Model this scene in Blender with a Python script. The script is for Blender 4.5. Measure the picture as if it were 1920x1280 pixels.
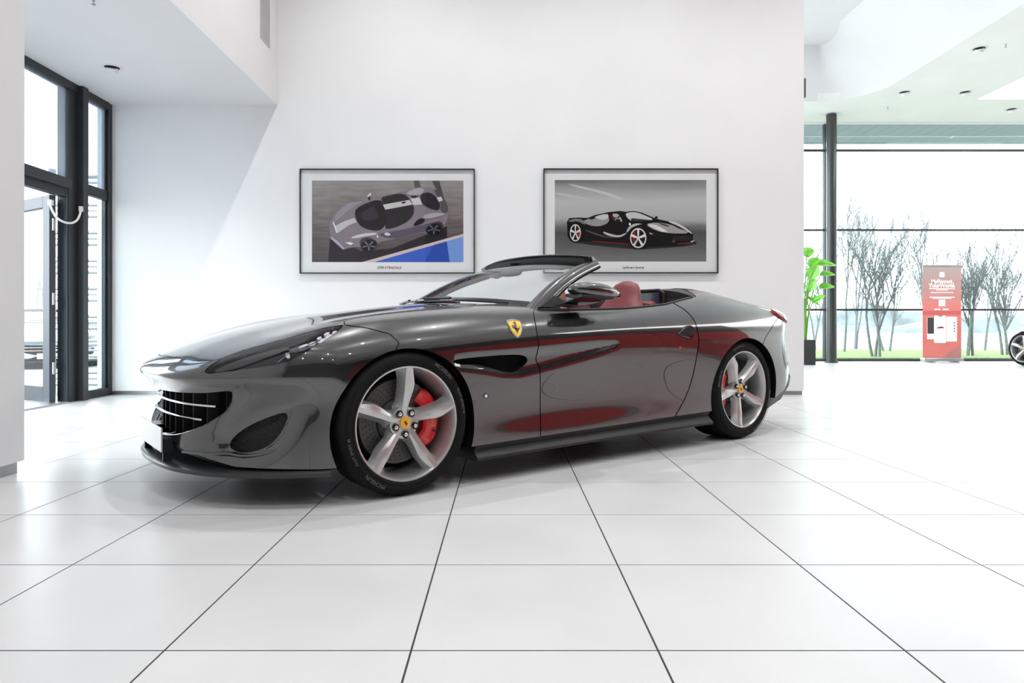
import bpy, bmesh, math, random
import numpy as np
from mathutils import Vector, Matrix

for o in list(bpy.data.objects): bpy.data.objects.remove(o)
scene = bpy.context.scene
col = scene.collection
random.seed(7); rng = np.random.default_rng(7)
PI = math.pi

# ------------------------------------------------------------------ camera
FPX, VX, VY, CAMH = 1288.0, 946.0, 611.0, 0.788      # focal length (px of a 1920 wide frame), vanishing point, eye height
cd = bpy.data.cameras.new('camera'); cam = bpy.data.objects.new('camera', cd); col.objects.link(cam)
cam.location = (0, 0, CAMH); cam.rotation_euler = (PI/2, 0, 0)
cd.sensor_fit = 'HORIZONTAL'; cd.sensor_width = 36.0; cd.lens = FPX/1920*36.0
cd.shift_x = (960-VX)/1920; cd.shift_y = -(640-VY)/1920
cd.clip_start = .05; cd.clip_end = 400
scene.camera = cam

# ------------------------------------------------------------------ world, exposure
world = bpy.data.worlds.new('overcast_sky'); scene.world = world; world.use_nodes = True
bg = world.node_tree.nodes['Background']
bg.inputs[0].default_value = (.90, .96, 1.0, 1); bg.inputs[1].default_value = 5.0
vs = scene.view_settings
vs.view_transform = 'Standard'; vs.look = 'None'; vs.gamma = 1.0; vs.use_curve_mapping = False
vs.exposure = 0.22
scene.cycles.max_bounces = 8; scene.cycles.diffuse_bounces = 4; scene.cycles.glossy_bounces = 4; scene.cycles.transparent_max_bounces = 16; scene.cycles.transmission_bounces = 4
LAMP_W = 62.0          # watts of one recessed ceiling lamp (x4)

# ------------------------------------------------------------------ materials
def mat(name, color, rough=.5, metal=0.0, coat=0.0, coat_rough=.03, spec=.5, noise=None, bump=None, sheen=0.0):
    m = bpy.data.materials.new(name); m.use_nodes = True
    nt = m.node_tree; b = nt.nodes['Principled BSDF']
    b.inputs['Base Color'].default_value = (*color, 1)
    b.inputs['Roughness'].default_value = rough
    b.inputs['Metallic'].default_value = metal
    b.inputs['Coat Weight'].default_value = coat
    b.inputs['Coat Roughness'].default_value = coat_rough
    b.inputs['Specular IOR Level'].default_value = spec
    if sheen: b.inputs['Sheen Weight'].default_value = sheen
    if noise:
        sc, amt = noise
        tc = nt.nodes.new('ShaderNodeTexCoord'); nz = nt.nodes.new('ShaderNodeTexNoise')
        nz.inputs['Scale'].default_value = sc; nz.inputs['Detail'].default_value = 5
        rp = nt.nodes.new('ShaderNodeValToRGB')
        rp.color_ramp.elements[0].position = .3; rp.color_ramp.elements[1].position = .7
        rp.color_ramp.elements[0].color = (*[c*(1-amt) for c in color], 1)
        rp.color_ramp.elements[1].color = (*[min(1, c*(1+amt)) for c in color], 1)
        nt.links.new(tc.outputs['Object'], nz.inputs['Vector'])
        nt.links.new(nz.outputs['Fac'], rp.inputs['Fac']); nt.links.new(rp.outputs['Color'], b.inputs['Base Color'])
    if bump:
        sc, st = bump
        tc = nt.nodes.new('ShaderNodeTexCoord'); nz = nt.nodes.new('ShaderNodeTexNoise')
        nz.inputs['Scale'].default_value = sc; nz.inputs['Detail'].default_value = 3
        bp = nt.nodes.new('ShaderNodeBump'); bp.inputs['Strength'].default_value = st; bp.inputs['Distance'].default_value = .002
        nt.links.new(tc.outputs['Object'], nz.inputs['Vector'])
        nt.links.new(nz.outputs['Fac'], bp.inputs['Height']); nt.links.new(bp.outputs['Normal'], b.inputs['Normal'])
    return m

def glass_mat(name, tint=(1, 1, 1), f0=.04, rough=0.0, maxr=1.0, opac=0.0, opcol=(.02, .02, .02)):
    """thin glass: clear transmission + Fresnel mirror, optional tint / body colour"""
    m = bpy.data.materials.new(name); m.use_nodes = True
    nt = m.node_tree; nt.nodes.clear()
    out = nt.nodes.new('ShaderNodeOutputMaterial')
    tr = nt.nodes.new('ShaderNodeBsdfTransparent'); tr.inputs[0].default_value = (*tint, 1)
    gl = nt.nodes.new('ShaderNodeBsdfGlossy'); gl.inputs['Roughness'].default_value = rough
    fr = nt.nodes.new('ShaderNodeFresnel'); fr.inputs['IOR'].default_value = 1.45
    mx = nt.nodes.new('ShaderNodeMixShader')
    ge = nt.nodes.new('ShaderNodeNewGeometry'); iv = nt.nodes.new('ShaderNodeMath'); iv.operation = 'SUBTRACT'; iv.inputs[0].default_value = 1
    ml = nt.nodes.new('ShaderNodeMath'); ml.operation = 'MULTIPLY'      # mirror only on the face the light enters by
    nt.links.new(ge.outputs['Backfacing'], iv.inputs[1]); nt.links.new(iv.outputs[0], ml.inputs[0]); nt.links.new(fr.outputs[0], ml.inputs[1])
    nt.links.new(ml.outputs[0], mx.inputs[0]); nt.links.new(gl.outputs[0], mx.inputs[2])
    if opac > 0:
        df = nt.nodes.new('ShaderNodeBsdfDiffuse'); df.inputs[0].default_value = (*opcol, 1)
        m2 = nt.nodes.new('ShaderNodeMixShader'); m2.inputs[0].default_value = opac
        nt.links.new(tr.outputs[0], m2.inputs[1]); nt.links.new(df.outputs[0], m2.inputs[2])
        nt.links.new(m2.outputs[0], mx.inputs[1])
    else:
        nt.links.new(tr.outputs[0], mx.inputs[1])
    nt.links.new(mx.outputs[0], out.inputs[0])
    return m

def emit_mat(name, color, strength):
    m = bpy.data.materials.new(name); m.use_nodes = True
    b = m.node_tree.nodes['Principled BSDF']
    b.inputs['Base Color'].default_value = (*color, 1)
    b.inputs['Emission Color'].default_value = (*color, 1); b.inputs['Emission Strength'].default_value = strength
    return m

M = {}
M['paint'] = mat('grey_car_paint', (.030, .0305, .031), .28, .75, 1.0, .008); M['paint'].node_tree.nodes['Principled BSDF'].inputs['Coat IOR'].default_value = 2.0
M['silver_paint'] = mat('silver_car_paint', (.62, .65, .67), .3, .5, 1.0, .02)
M['teal_paint'] = mat('pale_teal_car_paint', (.34, .43, .45), .3, .4, 1.0, .02)
M['black_gloss'] = mat('black_gloss', (.008, .008, .009), .12, 0, .6)
M['black_plastic'] = mat('black_plastic', (.009, .009, .010), .55, bump=(400, .2))
M['carbon'] = mat('dark_grey_splitter', (.022, .023, .025), .38, 0, .2)
M['black_matte'] = mat('black_matte', (.006, .006, .006), .9, spec=.1)
M['rubber'] = mat('tyre_rubber', (.006, .006, .0065), .72, spec=.2, bump=(300, .3))
M['rubber_print'] = mat('tyre_lettering', (.10, .098, .096), .55)
M['alloy'] = mat('silver_alloy', (.56, .56, .56), .33, .70, .2)
M['alloy_barrel'] = mat('alloy_barrel', (.28, .28, .28), .35, .8)
M['chrome'] = mat('chrome', (.75, .76, .78), .12, 1.0)
M['steel'] = mat('brushed_steel', (.45, .45, .46), .35, 1.0)
M['disc'] = mat('ceramic_brake_disc', (.11, .107, .104), .5, .5, noise=(300, .45))
M['red_caliper'] = mat('red_caliper', (.72, .012, .02), .3, 0, .6)
M['yellow'] = mat('badge_yellow', (.93, .55, .012), .3, 0, .8)
M['cap_yellow'] = mat('cap_yellow', (.85, .40, .02), .35, 0, .8)
M['ink'] = mat('black_ink', (.008, .007, .012), .4)
M['leather'] = mat('red_leather', (.21, .035, .037), .5, bump=(220, .25))
M['leather_dark'] = mat('dark_grey_leather', (.028, .028, .03), .55, bump=(220, .25))
M['glass'] = glass_mat('windscreen_glass', (.86, .90, .89))
M['pane'] = glass_mat('window_pane', (.93, .97, .97))
M['lamp_glass'] = glass_mat('headlamp_cover', (.82, .82, .84))
M['frost'] = None
M['lens'] = mat('headlamp_lens', (.92, .90, .98), .15, 0, 1.0)
M['red_lens'] = mat('tail_lamp_red', (.45, .02, .025), .12, 0, 1.0)
M['plate'] = mat('plate_grey_white', (.55, .56, .57), .35, 0, .3)
M['blue_glass'] = mat('wind_blocker_blue', (.035, .042, .075), .25)
M['mirror'] = mat('mirror_glass', (.8, .8, .8), .02, 1.0)

# ------------------------------------------------------------------ mesh helpers
def new_obj(name, verts, faces, m, parent=None, smooth=False, normals=None, mats=None, fmat=None, sharp=None):
    me = bpy.data.meshes.new(name)
    me.from_pydata([tuple(map(float, v)) for v in verts], [], [tuple(int(i) for i in f) for f in faces])
    if mats:
        for mm in mats: me.materials.append(mm)
        if fmat is not None: me.polygons.foreach_set('material_index', np.asarray(fmat, dtype=np.int32))
    elif m: me.materials.append(m)
    if smooth:
        me.polygons.foreach_set('use_smooth', np.ones(len(me.polygons), dtype=bool))
    me.update()
    if smooth and sharp is not None:
        me.set_sharp_from_angle(angle=math.radians(sharp))
    if normals is not None:
        me.normals_split_custom_set_from_vertices([tuple(map(float, n)) for n in normals])
    o = bpy.data.objects.new(name, me); col.objects.link(o)
    if parent: o.parent = parent
    return o

class MB:
    """collects primitive pieces into one mesh"""
    def __init__(s): s.v = []; s.f = []; s.mi = []; s.cur = 0
    def add(s, v, f):
        n = len(s.v); s.v += [tuple(p) for p in v]; s.f += [tuple(i+n for i in q) for q in f]; s.mi += [s.cur]*len(f); return s
    def box(s, x0, y0, z0, x1, y1, z1, bev=0.0):
        if bev <= 0:
            v = [(x, y, z) for x in (x0, x1) for y in (y0, y1) for z in (z0, z1)]
            return s.add(v, [(0, 1, 3, 2), (4, 6, 7, 5), (0, 4, 5, 1), (2, 3, 7, 6), (0, 2, 6, 4), (1, 5, 7, 3)])
        bm = bmesh.new(); bmesh.ops.create_cube(bm, size=1.0)
        for q in bm.verts:
            q.co = Vector(((x0+x1)/2+q.co.x*(x1-x0), (y0+y1)/2+q.co.y*(y1-y0), (z0+z1)/2+q.co.z*(z1-z0)))
        bmesh.ops.bevel(bm, geom=bm.edges[:], offset=bev, segments=2, profile=.5, affect='EDGES')
        bm.verts.index_update()
        v = [tuple(q.co) for q in bm.verts]; f = [[w.index for w in p.verts] for p in bm.faces]; bm.free()
        return s.add(v, f)
    def tube(s, pts, r, n=8, caps=True):
        pts = [np.array(p, float) for p in pts]; rs = r if hasattr(r, '__len__') else [r]*len(pts)
        rings = []; up = None
        for i, p in enumerate(pts):
            a = pts[max(i-1, 0)]; b = pts[min(i+1, len(pts)-1)]; t = b-a; t /= (np.linalg.norm(t)+1e-9)
            if up is None:
                up = np.array([0, 0, 1.]) if abs(t[2]) < .9 else np.array([1., 0, 0])
            up = up-t*np.dot(up, t); up /= np.linalg.norm(up)+1e-9; w = np.cross(t, up)
            rings.append([p+rs[i]*(math.cos(k*2*PI/n)*up+math.sin(k*2*PI/n)*w) for k in range(n)])
        v = [q for rg in rings for q in rg]; f = []
        for i in range(len(pts)-1):
            for k in range(n):
                f.append((i*n+k, i*n+(k+1) % n, (i+1)*n+(k+1) % n, (i+1)*n+k))
        if caps: f.append(tuple(range(n-1, -1, -1))); f.append(tuple((len(pts)-1)*n+k for k in range(n)))
        return s.add(v, f)
    def lathe(s, prof, n=48, axis='y', c=(0, 0, 0), closed=False):
        """prof: list of (radius, along axis)"""
        v = []; f = []; m = len(prof)
        for k in range(n):
            a = 2*PI*k/n; ca, sa = math.cos(a), math.sin(a)
            for r, t in prof:
                if axis == 'y': v.append((c[0]+r*ca, c[1]+t, c[2]+r*sa))
                elif axis == 'z': v.append((c[0]+r*ca, c[1]+r*sa, c[2]+t))
                else: v.append((c[0]+t, c[1]+r*ca, c[2]+r*sa))
        for k in range(n):
            k2 = (k+1) % n
            for j in range(m if closed else m-1):
                j2 = (j+1) % m
                f.append((k*m+j, k*m+j2, k2*m+j2, k2*m+j))
        return s.add(v, f)
    def prism(s, poly, axis, t0, t1):
        """poly 2D, extruded along axis 0/1/2 between t0 and t1"""
        n = len(poly)
        def P(p, t):
            q = [p[0], p[1]]; q.insert(axis, t); return tuple(q)
        v = [P(p, t0) for p in poly]+[P(p, t1) for p in poly]
        f = [tuple(range(n)), tuple(range(2*n-1, n-1, -1))]+[(i, i+n, (i+1) % n+n, (i+1) % n) for i in range(n)]
        return s.add(v, f)
    def loft(s, rings, closed=True, caps=True):
        n = len(rings[0]); v = [tuple(p) for r in rings for p in r]; f = []
        for i in range(len(rings)-1):
            for k in range(n if closed else n-1):
                f.append((i*n+k, i*n+(k+1) % n, (i+1)*n+(k+1) % n, (i+1)*n+k))
        if caps and closed: f.append(tuple(range(n-1, -1, -1))); f.append(tuple((len(rings)-1)*n+k for k in range(n)))
        return s.add(v, f)
    def build(s, name, m=None, parent=None, smooth=False, sharp=35, mats=None, fix=True):
        o = new_obj(name, s.v, s.f, m, parent, False, mats=mats, fmat=s.mi if mats else None)
        if fix:
            bm = bmesh.new(); bm.from_mesh(o.data); bmesh.ops.recalc_face_normals(bm, faces=bm.faces[:]); bm.to_mesh(o.data); bm.free()
        if smooth:
            me = o.data
            me.polygons.foreach_set('use_smooth', np.ones(len(me.polygons), dtype=bool)); me.update()
            me.set_sharp_from_angle(angle=math.radians(sharp))
        return o

def empty(name, loc=(0, 0, 0), rz=0, parent=None):
    o = bpy.data.objects.new(name, None); col.objects.link(o); o.location = loc; o.rotation_euler = (0, 0, rz)
    o.empty_display_size = .2
    if parent: o.parent = parent
    return o
def tag(o, label=None, cat=None, group=None, kind=None):
    if label: o['label'] = label
    if cat: o['category'] = cat
    if group: o['group'] = group
    if kind: o['kind'] = kind
    return o
def struct(o): o['kind'] = 'structure'; return o
def copy_tree(o, parent=None, remap=None, skip=()):
    c = o.copy(); col.objects.link(c); c.parent = parent
    if remap and c.type == 'MESH':
        for sl in c.material_slots:
            if sl.material in remap:
                t = remap[sl.material]; sl.link = 'OBJECT'; sl.material = t
    for ch in list(o.children):
        if ch.name.split('.')[0] in skip: continue
        copy_tree(ch, c, remap, skip)
    return c

def text_mesh(body, size=1.0, align='CENTER', shear=0.0, space=1.0, bold=0.0, ext=0.0):
    cu = bpy.data.curves.new('tmp_text', 'FONT'); cu.body = body; cu.size = size; cu.align_x = align; cu.align_y = 'CENTER'
    cu.shear = shear; cu.space_character = space; cu.offset = bold; cu.extrude = ext; cu.resolution_u = 3
    o = bpy.data.objects.new('tmp_text', cu); col.objects.link(o)
    dg = bpy.context.evaluated_depsgraph_get(); dg.update()
    me = bpy.data.meshes.new_from_object(o.evaluated_get(dg))
    v = [tuple(q.co) for q in me.vertices]; f = [tuple(p.vertices) for p in me.polygons]
    bpy.data.objects.remove(o); bpy.data.curves.remove(cu); bpy.data.meshes.remove(me)
    return v, f

def sdf_poly(P, poly):
    """signed distance to a closed polygon, positive inside; P (n,2)"""
    poly = np.asarray(poly, float); n = len(poly)
    d2 = np.full(len(P), 1e18); ins = np.zeros(len(P), bool)
    for i in range(n):
        a = poly[i]; b = poly[(i+1) % n]; e = b-a; w = P-a
        t = np.clip((w@e)/(e@e+1e-12), 0, 1); q = w-t[:, None]*e
        d2 = np.minimum(d2, (q**2).sum(1))
        c = (a[1] <= P[:, 1]) != (b[1] <= P[:, 1])
        xs = a[0]+(P[:, 1]-a[1])/(b[1]-a[1]+1e-12)*(b[0]-a[0])
        ins ^= c & (P[:, 0] < xs)
    d = np.sqrt(d2); return np.where(ins, d, -d)

def smooth_poly(p, it=2):
    p = np.asarray(p, float)
    for _ in range(it):
        q = np.roll(p, -1, 0); p = np.stack([.75*p+.25*q, .25*p+.75*q], 1).reshape(-1, 2)
    return p
def spline2(p, n=8, closed=False):
    """Catmull-Rom through points (any dim)"""
    p = np.asarray(p, float); N = len(p); out = []
    rngk = range(N if closed else N-1)
    for i in rngk:
        if closed: p0, p1, p2, p3 = p[i-1], p[i], p[(i+1) % N], p[(i+2) % N]
        else: p0, p1, p2, p3 = p[max(i-1, 0)], p[i], p[i+1], p[min(i+2, N-1)]
        for k in range(n):
            t = k/n
            out.append(.5*((2*p1)+(-p0+p2)*t+(2*p0-5*p1+4*p2-p3)*t*t+(-p0+3*p1-3*p2+p3)*t**3))
    if not closed: out.append(p[-1])
    return np.array(out)
# ------------------------------------------------------------------ the car: surface definition
# car space: x rearwards from the front axle, s sideways from the centreline (positive towards the near side), z up
TH = math.radians(37.4)
RV = np.array([math.cos(TH), math.sin(TH)]); NV = np.array([math.sin(TH), -math.cos(TH)])
_df = 3.185
CAR_O = np.array([(765-VX)/FPX*_df, _df])-.93*NV
def car_px(P):
    wx = CAR_O[0]+P[:, 0]*RV[0]+P[:, 1]*NV[0]; wy = CAR_O[1]+P[:, 0]*RV[1]+P[:, 1]*NV[1]
    return np.stack([VX+FPX*wx/wy, VY-FPX*(P[:, 2]-CAMH)/wy], 1)
def car_ray(px, py):
    """ray through a photo pixel, in car space"""
    o = -np.array([CAR_O@RV, CAR_O@NV]); d = np.array([(px-VX)/FPX, 1.0])
    return np.array([o[0], o[1], CAMH]), np.array([d@RV, d@NV, -(py-VY)/FPX])

class BS:
    """uniform cubic B-spline weights over uneven nodes (linear end phantoms, or mirrored at the first node)"""
    def __init__(s, nodes, mirror=False):
        n = np.asarray(nodes, float); s.n = len(n); s.mirror = mirror
        t = np.linspace(0, s.n-1, 60*(s.n-1)+1); I, Wt = s.w(t)
        ext = np.concatenate([[(-n[1] if mirror else 2*n[0]-n[1])], n, [2*n[-1]-n[-2]]])
        s.tt = t; s.xx = (ext[I]*Wt).sum(1)
    def w(s, t):
        i = np.clip(np.floor(t).astype(int), 0, s.n-2); f = t-i
        W = np.stack([(1-f)**3/6, (3*f**3-6*f**2+4)/6, (-3*f**3+3*f**2+3*f+1)/6, f**3/6], 1)
        return i[:, None]+np.arange(4)[None], W
    def __call__(s, x):
        return s.w(np.interp(x, s.xx, s.tt))
def extend(T, mir):
    a0 = np.concatenate([[(T[1] if mir else 2*T[0]-T[1])], T, [2*T[-1]-T[-2]]]); return a0
class Field:
    def __init__(s, ax, ay, T, mirx=False, miry=False):
        s.bx = BS(ax, mirx); s.by = BS(ay, miry); T = np.asarray(T, float)      # T[x][y]
        T = extend(T, mirx); T = extend(T.T, miry).T; s.T = T
    def __call__(s, x, y):
        I, A = s.bx(x); J, B = s.by(y)
        return np.einsum('ni,nj,nij->n', A, B, s.T[I[:, :, None], J[:, None, :]])
class Line:
    def __init__(s, ax, T, mir=False): s.b = BS(ax, mir); s.T = extend(np.asarray(T, float), mir)
    def __call__(s, x):
        I, A = s.b(x); return (A*s.T[I]).sum(1)

Wz = [.08, .20, .33, .48, .62, .72, .80, .87, .95, 1.05]
Wx = [-1.0, -.60, -.37, 0, .4, .8, 1.2, 1.6, 2.0, 2.35, 2.67, 3.0, 3.3, 3.7]
WT = [[0.780, 0.790, 0.800, 0.800, 0.780, 0.740, 0.700, 0.660, 0.600, 0.500],
      [0.860, 0.875, 0.880, 0.885, 0.880, 0.860, 0.825, 0.785, 0.725, 0.620],
      [0.915, 0.922, 0.925, 0.928, 0.925, 0.905, 0.870, 0.820, 0.750, 0.630],
      [0.930, 0.938, 0.942, 0.950, 0.952, 0.945, 0.915, 0.846, 0.755, 0.620],
      [0.925, 0.938, 0.921, 0.938, 0.948, 0.944, 0.922, 0.851, 0.760, 0.620],
      [0.915, 0.928, 0.902, 0.918, 0.935, 0.934, 0.917, 0.859, 0.785, 0.640],
      [0.910, 0.922, 0.898, 0.908, 0.928, 0.926, 0.913, 0.869, 0.805, 0.660],
      [0.910, 0.917, 0.903, 0.908, 0.928, 0.928, 0.914, 0.876, 0.815, 0.680],
      [0.915, 0.922, 0.912, 0.924, 0.942, 0.942, 0.924, 0.886, 0.828, 0.730],
      [0.925, 0.935, 0.940, 0.954, 0.964, 0.960, 0.942, 0.900, 0.842, 0.760],
      [0.935, 0.950, 0.960, 0.970, 0.973, 0.966, 0.946, 0.902, 0.842, 0.760],
      [0.920, 0.940, 0.950, 0.960, 0.962, 0.950, 0.922, 0.882, 0.825, 0.740],
      [0.870, 0.900, 0.915, 0.928, 0.930, 0.917, 0.890, 0.850, 0.790, 0.710],
      [0.780, 0.810, 0.830, 0.845, 0.850, 0.840, 0.810, 0.770, 0.720, 0.640]]
FW = Field(Wx, Wz, WT)
Hs = [0, .18, .34, .50, .64, .76, .88, 1.02]
Hx = [-1.05, -.95, -.82, -.62, -.42, -.2, 0, .3, .6, .9, 1.2, 1.6, 2.0, 2.3, 2.6, 2.85, 3.1, 3.35, 3.55, 3.75]
HT = [[.50, .50, .49, .475, .455, .44, .40, .35],
      [.565, .565, .555, .54, .52, .50, .46, .40],
      [.645, .643, .632, .618, .60, .575, .53, .46],
      [.722, .720, .708, .70, .69, .67, .62, .54],
      [.782, .780, .768, .765, .768, .748, .695, .61],
      [.828, .826, .815, .815, .824, .806, .75, .66],
      [.858, .856, .846, .846, .855, .838, .78, .69],
      [.900, .897, .887, .882, .885, .865, .805, .71],
      [.930, .927, .917, .907, .903, .880, .82, .73],
      [.955, .952, .942, .925, .915, .892, .835, .745],
      [.970, .967, .957, .940, .925, .900, .845, .755],
      [.985, .982, .975, .958, .942, .918, .865, .775],
      [1.00, 1.00, 1.005, 1.00, .985, .950, .890, .80],
      [1.00, 1.015, 1.055, 1.055, 1.03, .985, .915, .82],
      [1.005, 1.03, 1.085, 1.082, 1.045, .995, .925, .83],
      [1.00, 1.015, 1.05, 1.045, 1.015, .975, .91, .815],
      [.98, .985, 1.00, .998, .975, .945, .885, .79],
      [.958, .961, .966, .960, .944, .918, .862, .765],
      [.925, .925, .922, .912, .893, .865, .81, .72],
      [.89, .89, .885, .87, .85, .82, .765, .68]]
FH = Field(Hx, Hs, HT, miry=True)
XFz = Line([.05, .14, .24, .34, .44, .51, .555, .60, .68, .80, 1.1], [-.885, -.89, -.885, -.876, -.868, -.886, -.947, -.93, -.88, -.80, -.6])
XFs = Line([0, .2, .38, .54, .68, .79, .88, .96, 1.1], [0, .008, .038, .10, .20, .32, .46, .64, 1.1], True)
XRz = Line([.05, .18, .30, .42, .55, .70, .82, .90, .96, 1.1], [3.50, 3.57, 3.645, 3.665, 3.635, 3.60, 3.62, 3.65, 3.63, 3.5])
XRs = Line([0, .2, .4, .55, .7, .8, .88, .96, 1.1], [0, .004, .022, .055, .12, .20, .31, .47, .85], True)

def smax(a, b, k):
    h = np.maximum(k-np.abs(a-b), 0)/k
    return np.maximum(a, b)+h**3*k/6
def sstep(d, w): t = np.clip(d/w*.5+.5, 0, 1); return t*t*t*(t*(6*t-15)+10)

# sculpted hollows on the near half, outlined in photo pixels: polygon, depth (m), edge softness (px), x range
DENTS = [
    (smooth_poly([(416, 846), (424, 806), (470, 768), (540, 750), (582, 755), (553, 770), (530, 814), (500, 843), (450, 856)], 2), .060, 40, (-1.0, -.25)),
    (smooth_poly([(845, 672), (990, 662), (1165, 641), (1120, 660), (1013, 690), (960, 702), (900, 690), (850, 684)], 1), .016, 14, (.25, 1.6)),
]
def Fbody(P):
    x, s, z = P[:, 0], np.abs(P[:, 1]), P[:, 2]
    a = s-FW(x, z)
    b = z-FH(x, s)
    # raised centre of the bonnet between two creases
    c = XFz(z)+XFs(s)-x
    d = x-(XRz(z)-XRs(s))
    f = smax(a, b, .13)
    f = smax(f, c, .045)
    f = smax(f, d, .08)
    return f
def Fdent(P):
    f = Fbody(P)
    Q = np.stack([P[:, 0], np.abs(P[:, 1]), P[:, 2]], 1); px = car_px(Q)
    for poly, dep, soft, (xa, xb) in DENTS:
        lo = poly.min(0)-soft; hi = poly.max(0)+soft
        k = (px[:, 0] > lo[0]) & (px[:, 0] < hi[0]) & (px[:, 1] > lo[1]) & (px[:, 1] < hi[1]) & (Q[:, 0] > xa) & (Q[:, 0] < xb) & (Q[:, 1] > .3)
        if k.any():
            f[k] += dep*sstep(sdf_poly(px[k], poly), soft)
    return f
def march(O, D, F, t0, t1, it=26):
    """root of F along rays (vectorised bisection, F<0 at t0 side)"""
    a = np.full(len(O), t0) if np.isscalar(t0) else t0.copy(); b = np.full(len(O), t1) if np.isscalar(t1) else t1.copy()
    for _ in range(it):
        m = .5*(a+b); f = F(O+D*m[:, None]); k = f < 0
        a = np.where(k, m, a); b = np.where(k, b, m)
    return .5*(a+b)
def grad(F, P, h=.0015):
    g = np.zeros_like(P)
    for i in range(3):
        e = np.zeros(3); e[i] = h
        g[:, i] = F(P+e)-F(P-e)
    return g/np.linalg.norm(g, axis=1)[:, None]
def hit(px, py, F=None, lo=2.2, hi=7.5, n=420):
    """first point of the car surface seen through a photo pixel"""
    F = F or Fdent
    o, d = car_ray(px, py); t = np.linspace(lo, hi, n); P = o+d*t[:, None]; f = F(P)
    i = np.argmax(f < 0)
    if f[i] >= 0:
        i = np.argmin(f); return P[i]
    a, b = t[i-1], t[i]
    for _ in range(18):
        m = .5*(a+b)
        if F((o+d*m)[None])[0] < 0: b = m
        else: a = m
    return o+d*.5*(a+b)
# ------------------------------------------------------------------ the car: skin mesh, clipped into panels
def build_skin():
    NU, NVv = 470, 168
    u = np.linspace(0, 1, NU)
    # u -> origin on the axis and plan direction psi (90 = straight ahead at the nose, -90 = straight back at the tail)
    xo = np.zeros(NU); psi = np.zeros(NU)
    a, b = .23, .84
    for i, t in enumerate(u):
        if t < a:
            q = 1-t/a; xo[i] = -.02-.58*q; psi[i] = (PI/2)*q**1.25
        elif t > b:
            q = (t-b)/(1-b); xo[i] = 2.75+.55*q; psi[i] = -(PI/2)*q**1.3
        else:
            xo[i] = -.02+(2.75+.02)*(t-a)/(b-a)
    v = np.linspace(0, 1, NVv)
    # elevation targets: up the side, then across the top
    ty = np.where(v < .60, 1.0, 1.0*(1-(v-.60)/.40)); tz = np.where(v < .60, .06+(.98-.06)*v/.60, .98+.10*(v-.6)/.4)
    k = 6; pad = np.pad(np.stack([ty, tz]), ((0, 0), (k, k)), mode='edge')
    ker = np.ones(2*k+1)/(2*k+1)
    ty2 = np.convolve(pad[0], ker, 'valid'); tz2 = np.convolve(pad[1], ker, 'valid')
    ty2[0] = ty[0]; tz2[0] = tz[0]; ty2[-1] = 0; ty2 -= ty2.min()
    za = .46
    O = np.zeros((NU, NVv, 3)); D = np.zeros((NU, NVv, 3))
    O[:, :, 0] = xo[:, None]; O[:, :, 2] = za
    D[:, :, 0] = -np.sin(psi)[:, None]*ty2[None]; D[:, :, 1] = np.cos(psi)[:, None]*ty2[None]; D[:, :, 2] = (tz2-za)[None]
    O = O.reshape(-1, 3); D = D.reshape(-1, 3); D /= np.linalg.norm(D, axis=1)[:, None]
    t = march(O, D, Fdent, .02, 1.6)
    P = O+D*t[:, None]
    P[:, 1] = np.maximum(P[:, 1], 0)
    G = P.reshape(NU, NVv, 3); G[0, :, 1] = 0; G[-1, :, 1] = 0; G[:, -1, 1] = 0
    P = G.reshape(-1, 3)
    Nn = grad(Fdent, P); on = P[:, 1] < 1e-6; Nn[on, 1] = 0; Nn /= np.linalg.norm(Nn, axis=1)[:, None]
    idx = np.arange(NU*NVv).reshape(NU, NVv)
    F = np.stack([idx[:-1, :-1], idx[1:, :-1], idx[1:, 1:], idx[:-1, 1:]], -1).reshape(-1, 4)
    return P, Nn, [tuple(q) for q in F.tolist()]

def clip(mesh, f):
    """keep the f>0 side of a polygon mesh; f per vertex"""
    V, Nn, Fs = mesh
    pos = f > 0
    keepF = []; newV = []; newN = []; cache = {}; n0 = len(V)
    pl = pos.tolist()
    for q in Fs:
        c = [pl[i] for i in q]
        if all(c): keepF.append(q); continue
        if not any(c): continue
        out = []
        for i in range(len(q)):
            a, b = q[i], q[(i+1) % len(q)]
            if pl[a]: out.append(a)
            if pl[a] != pl[b]:
                key = (a, b) if a < b else (b, a)
                if key not in cache:
                    t = f[a]/(f[a]-f[b]); cache[key] = n0+len(newV)
                    newV.append(V[a]+(V[b]-V[a])*t); nn = Nn[a]+(Nn[b]-Nn[a])*t; newN.append(nn/np.linalg.norm(nn))
                out.append(cache[key])
        if len(out) >= 3: keepF.append(tuple(out))
    if newV: V = np.vstack([V, newV]); Nn = np.vstack([Nn, newN])
    if not keepF: return np.zeros((0, 3)), np.zeros((0, 3)), []
    used = np.unique(np.concatenate([np.array(q) for q in keepF])); mp = np.full(len(V), -1); mp[used] = np.arange(len(used))
    ml = mp.tolist()
    return V[used], Nn[used], [tuple(ml[i] for i in q) for q in keepF]

def boundary(Fs):
    cnt = {}
    for q in Fs:
        for i in range(len(q)):
            a, b = q[i], q[(i+1) % len(q)]; key = (a, b) if a < b else (b, a)
            cnt[key] = None if key in cnt else (a, b)
    return [e for e in cnt.values() if e]

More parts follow.
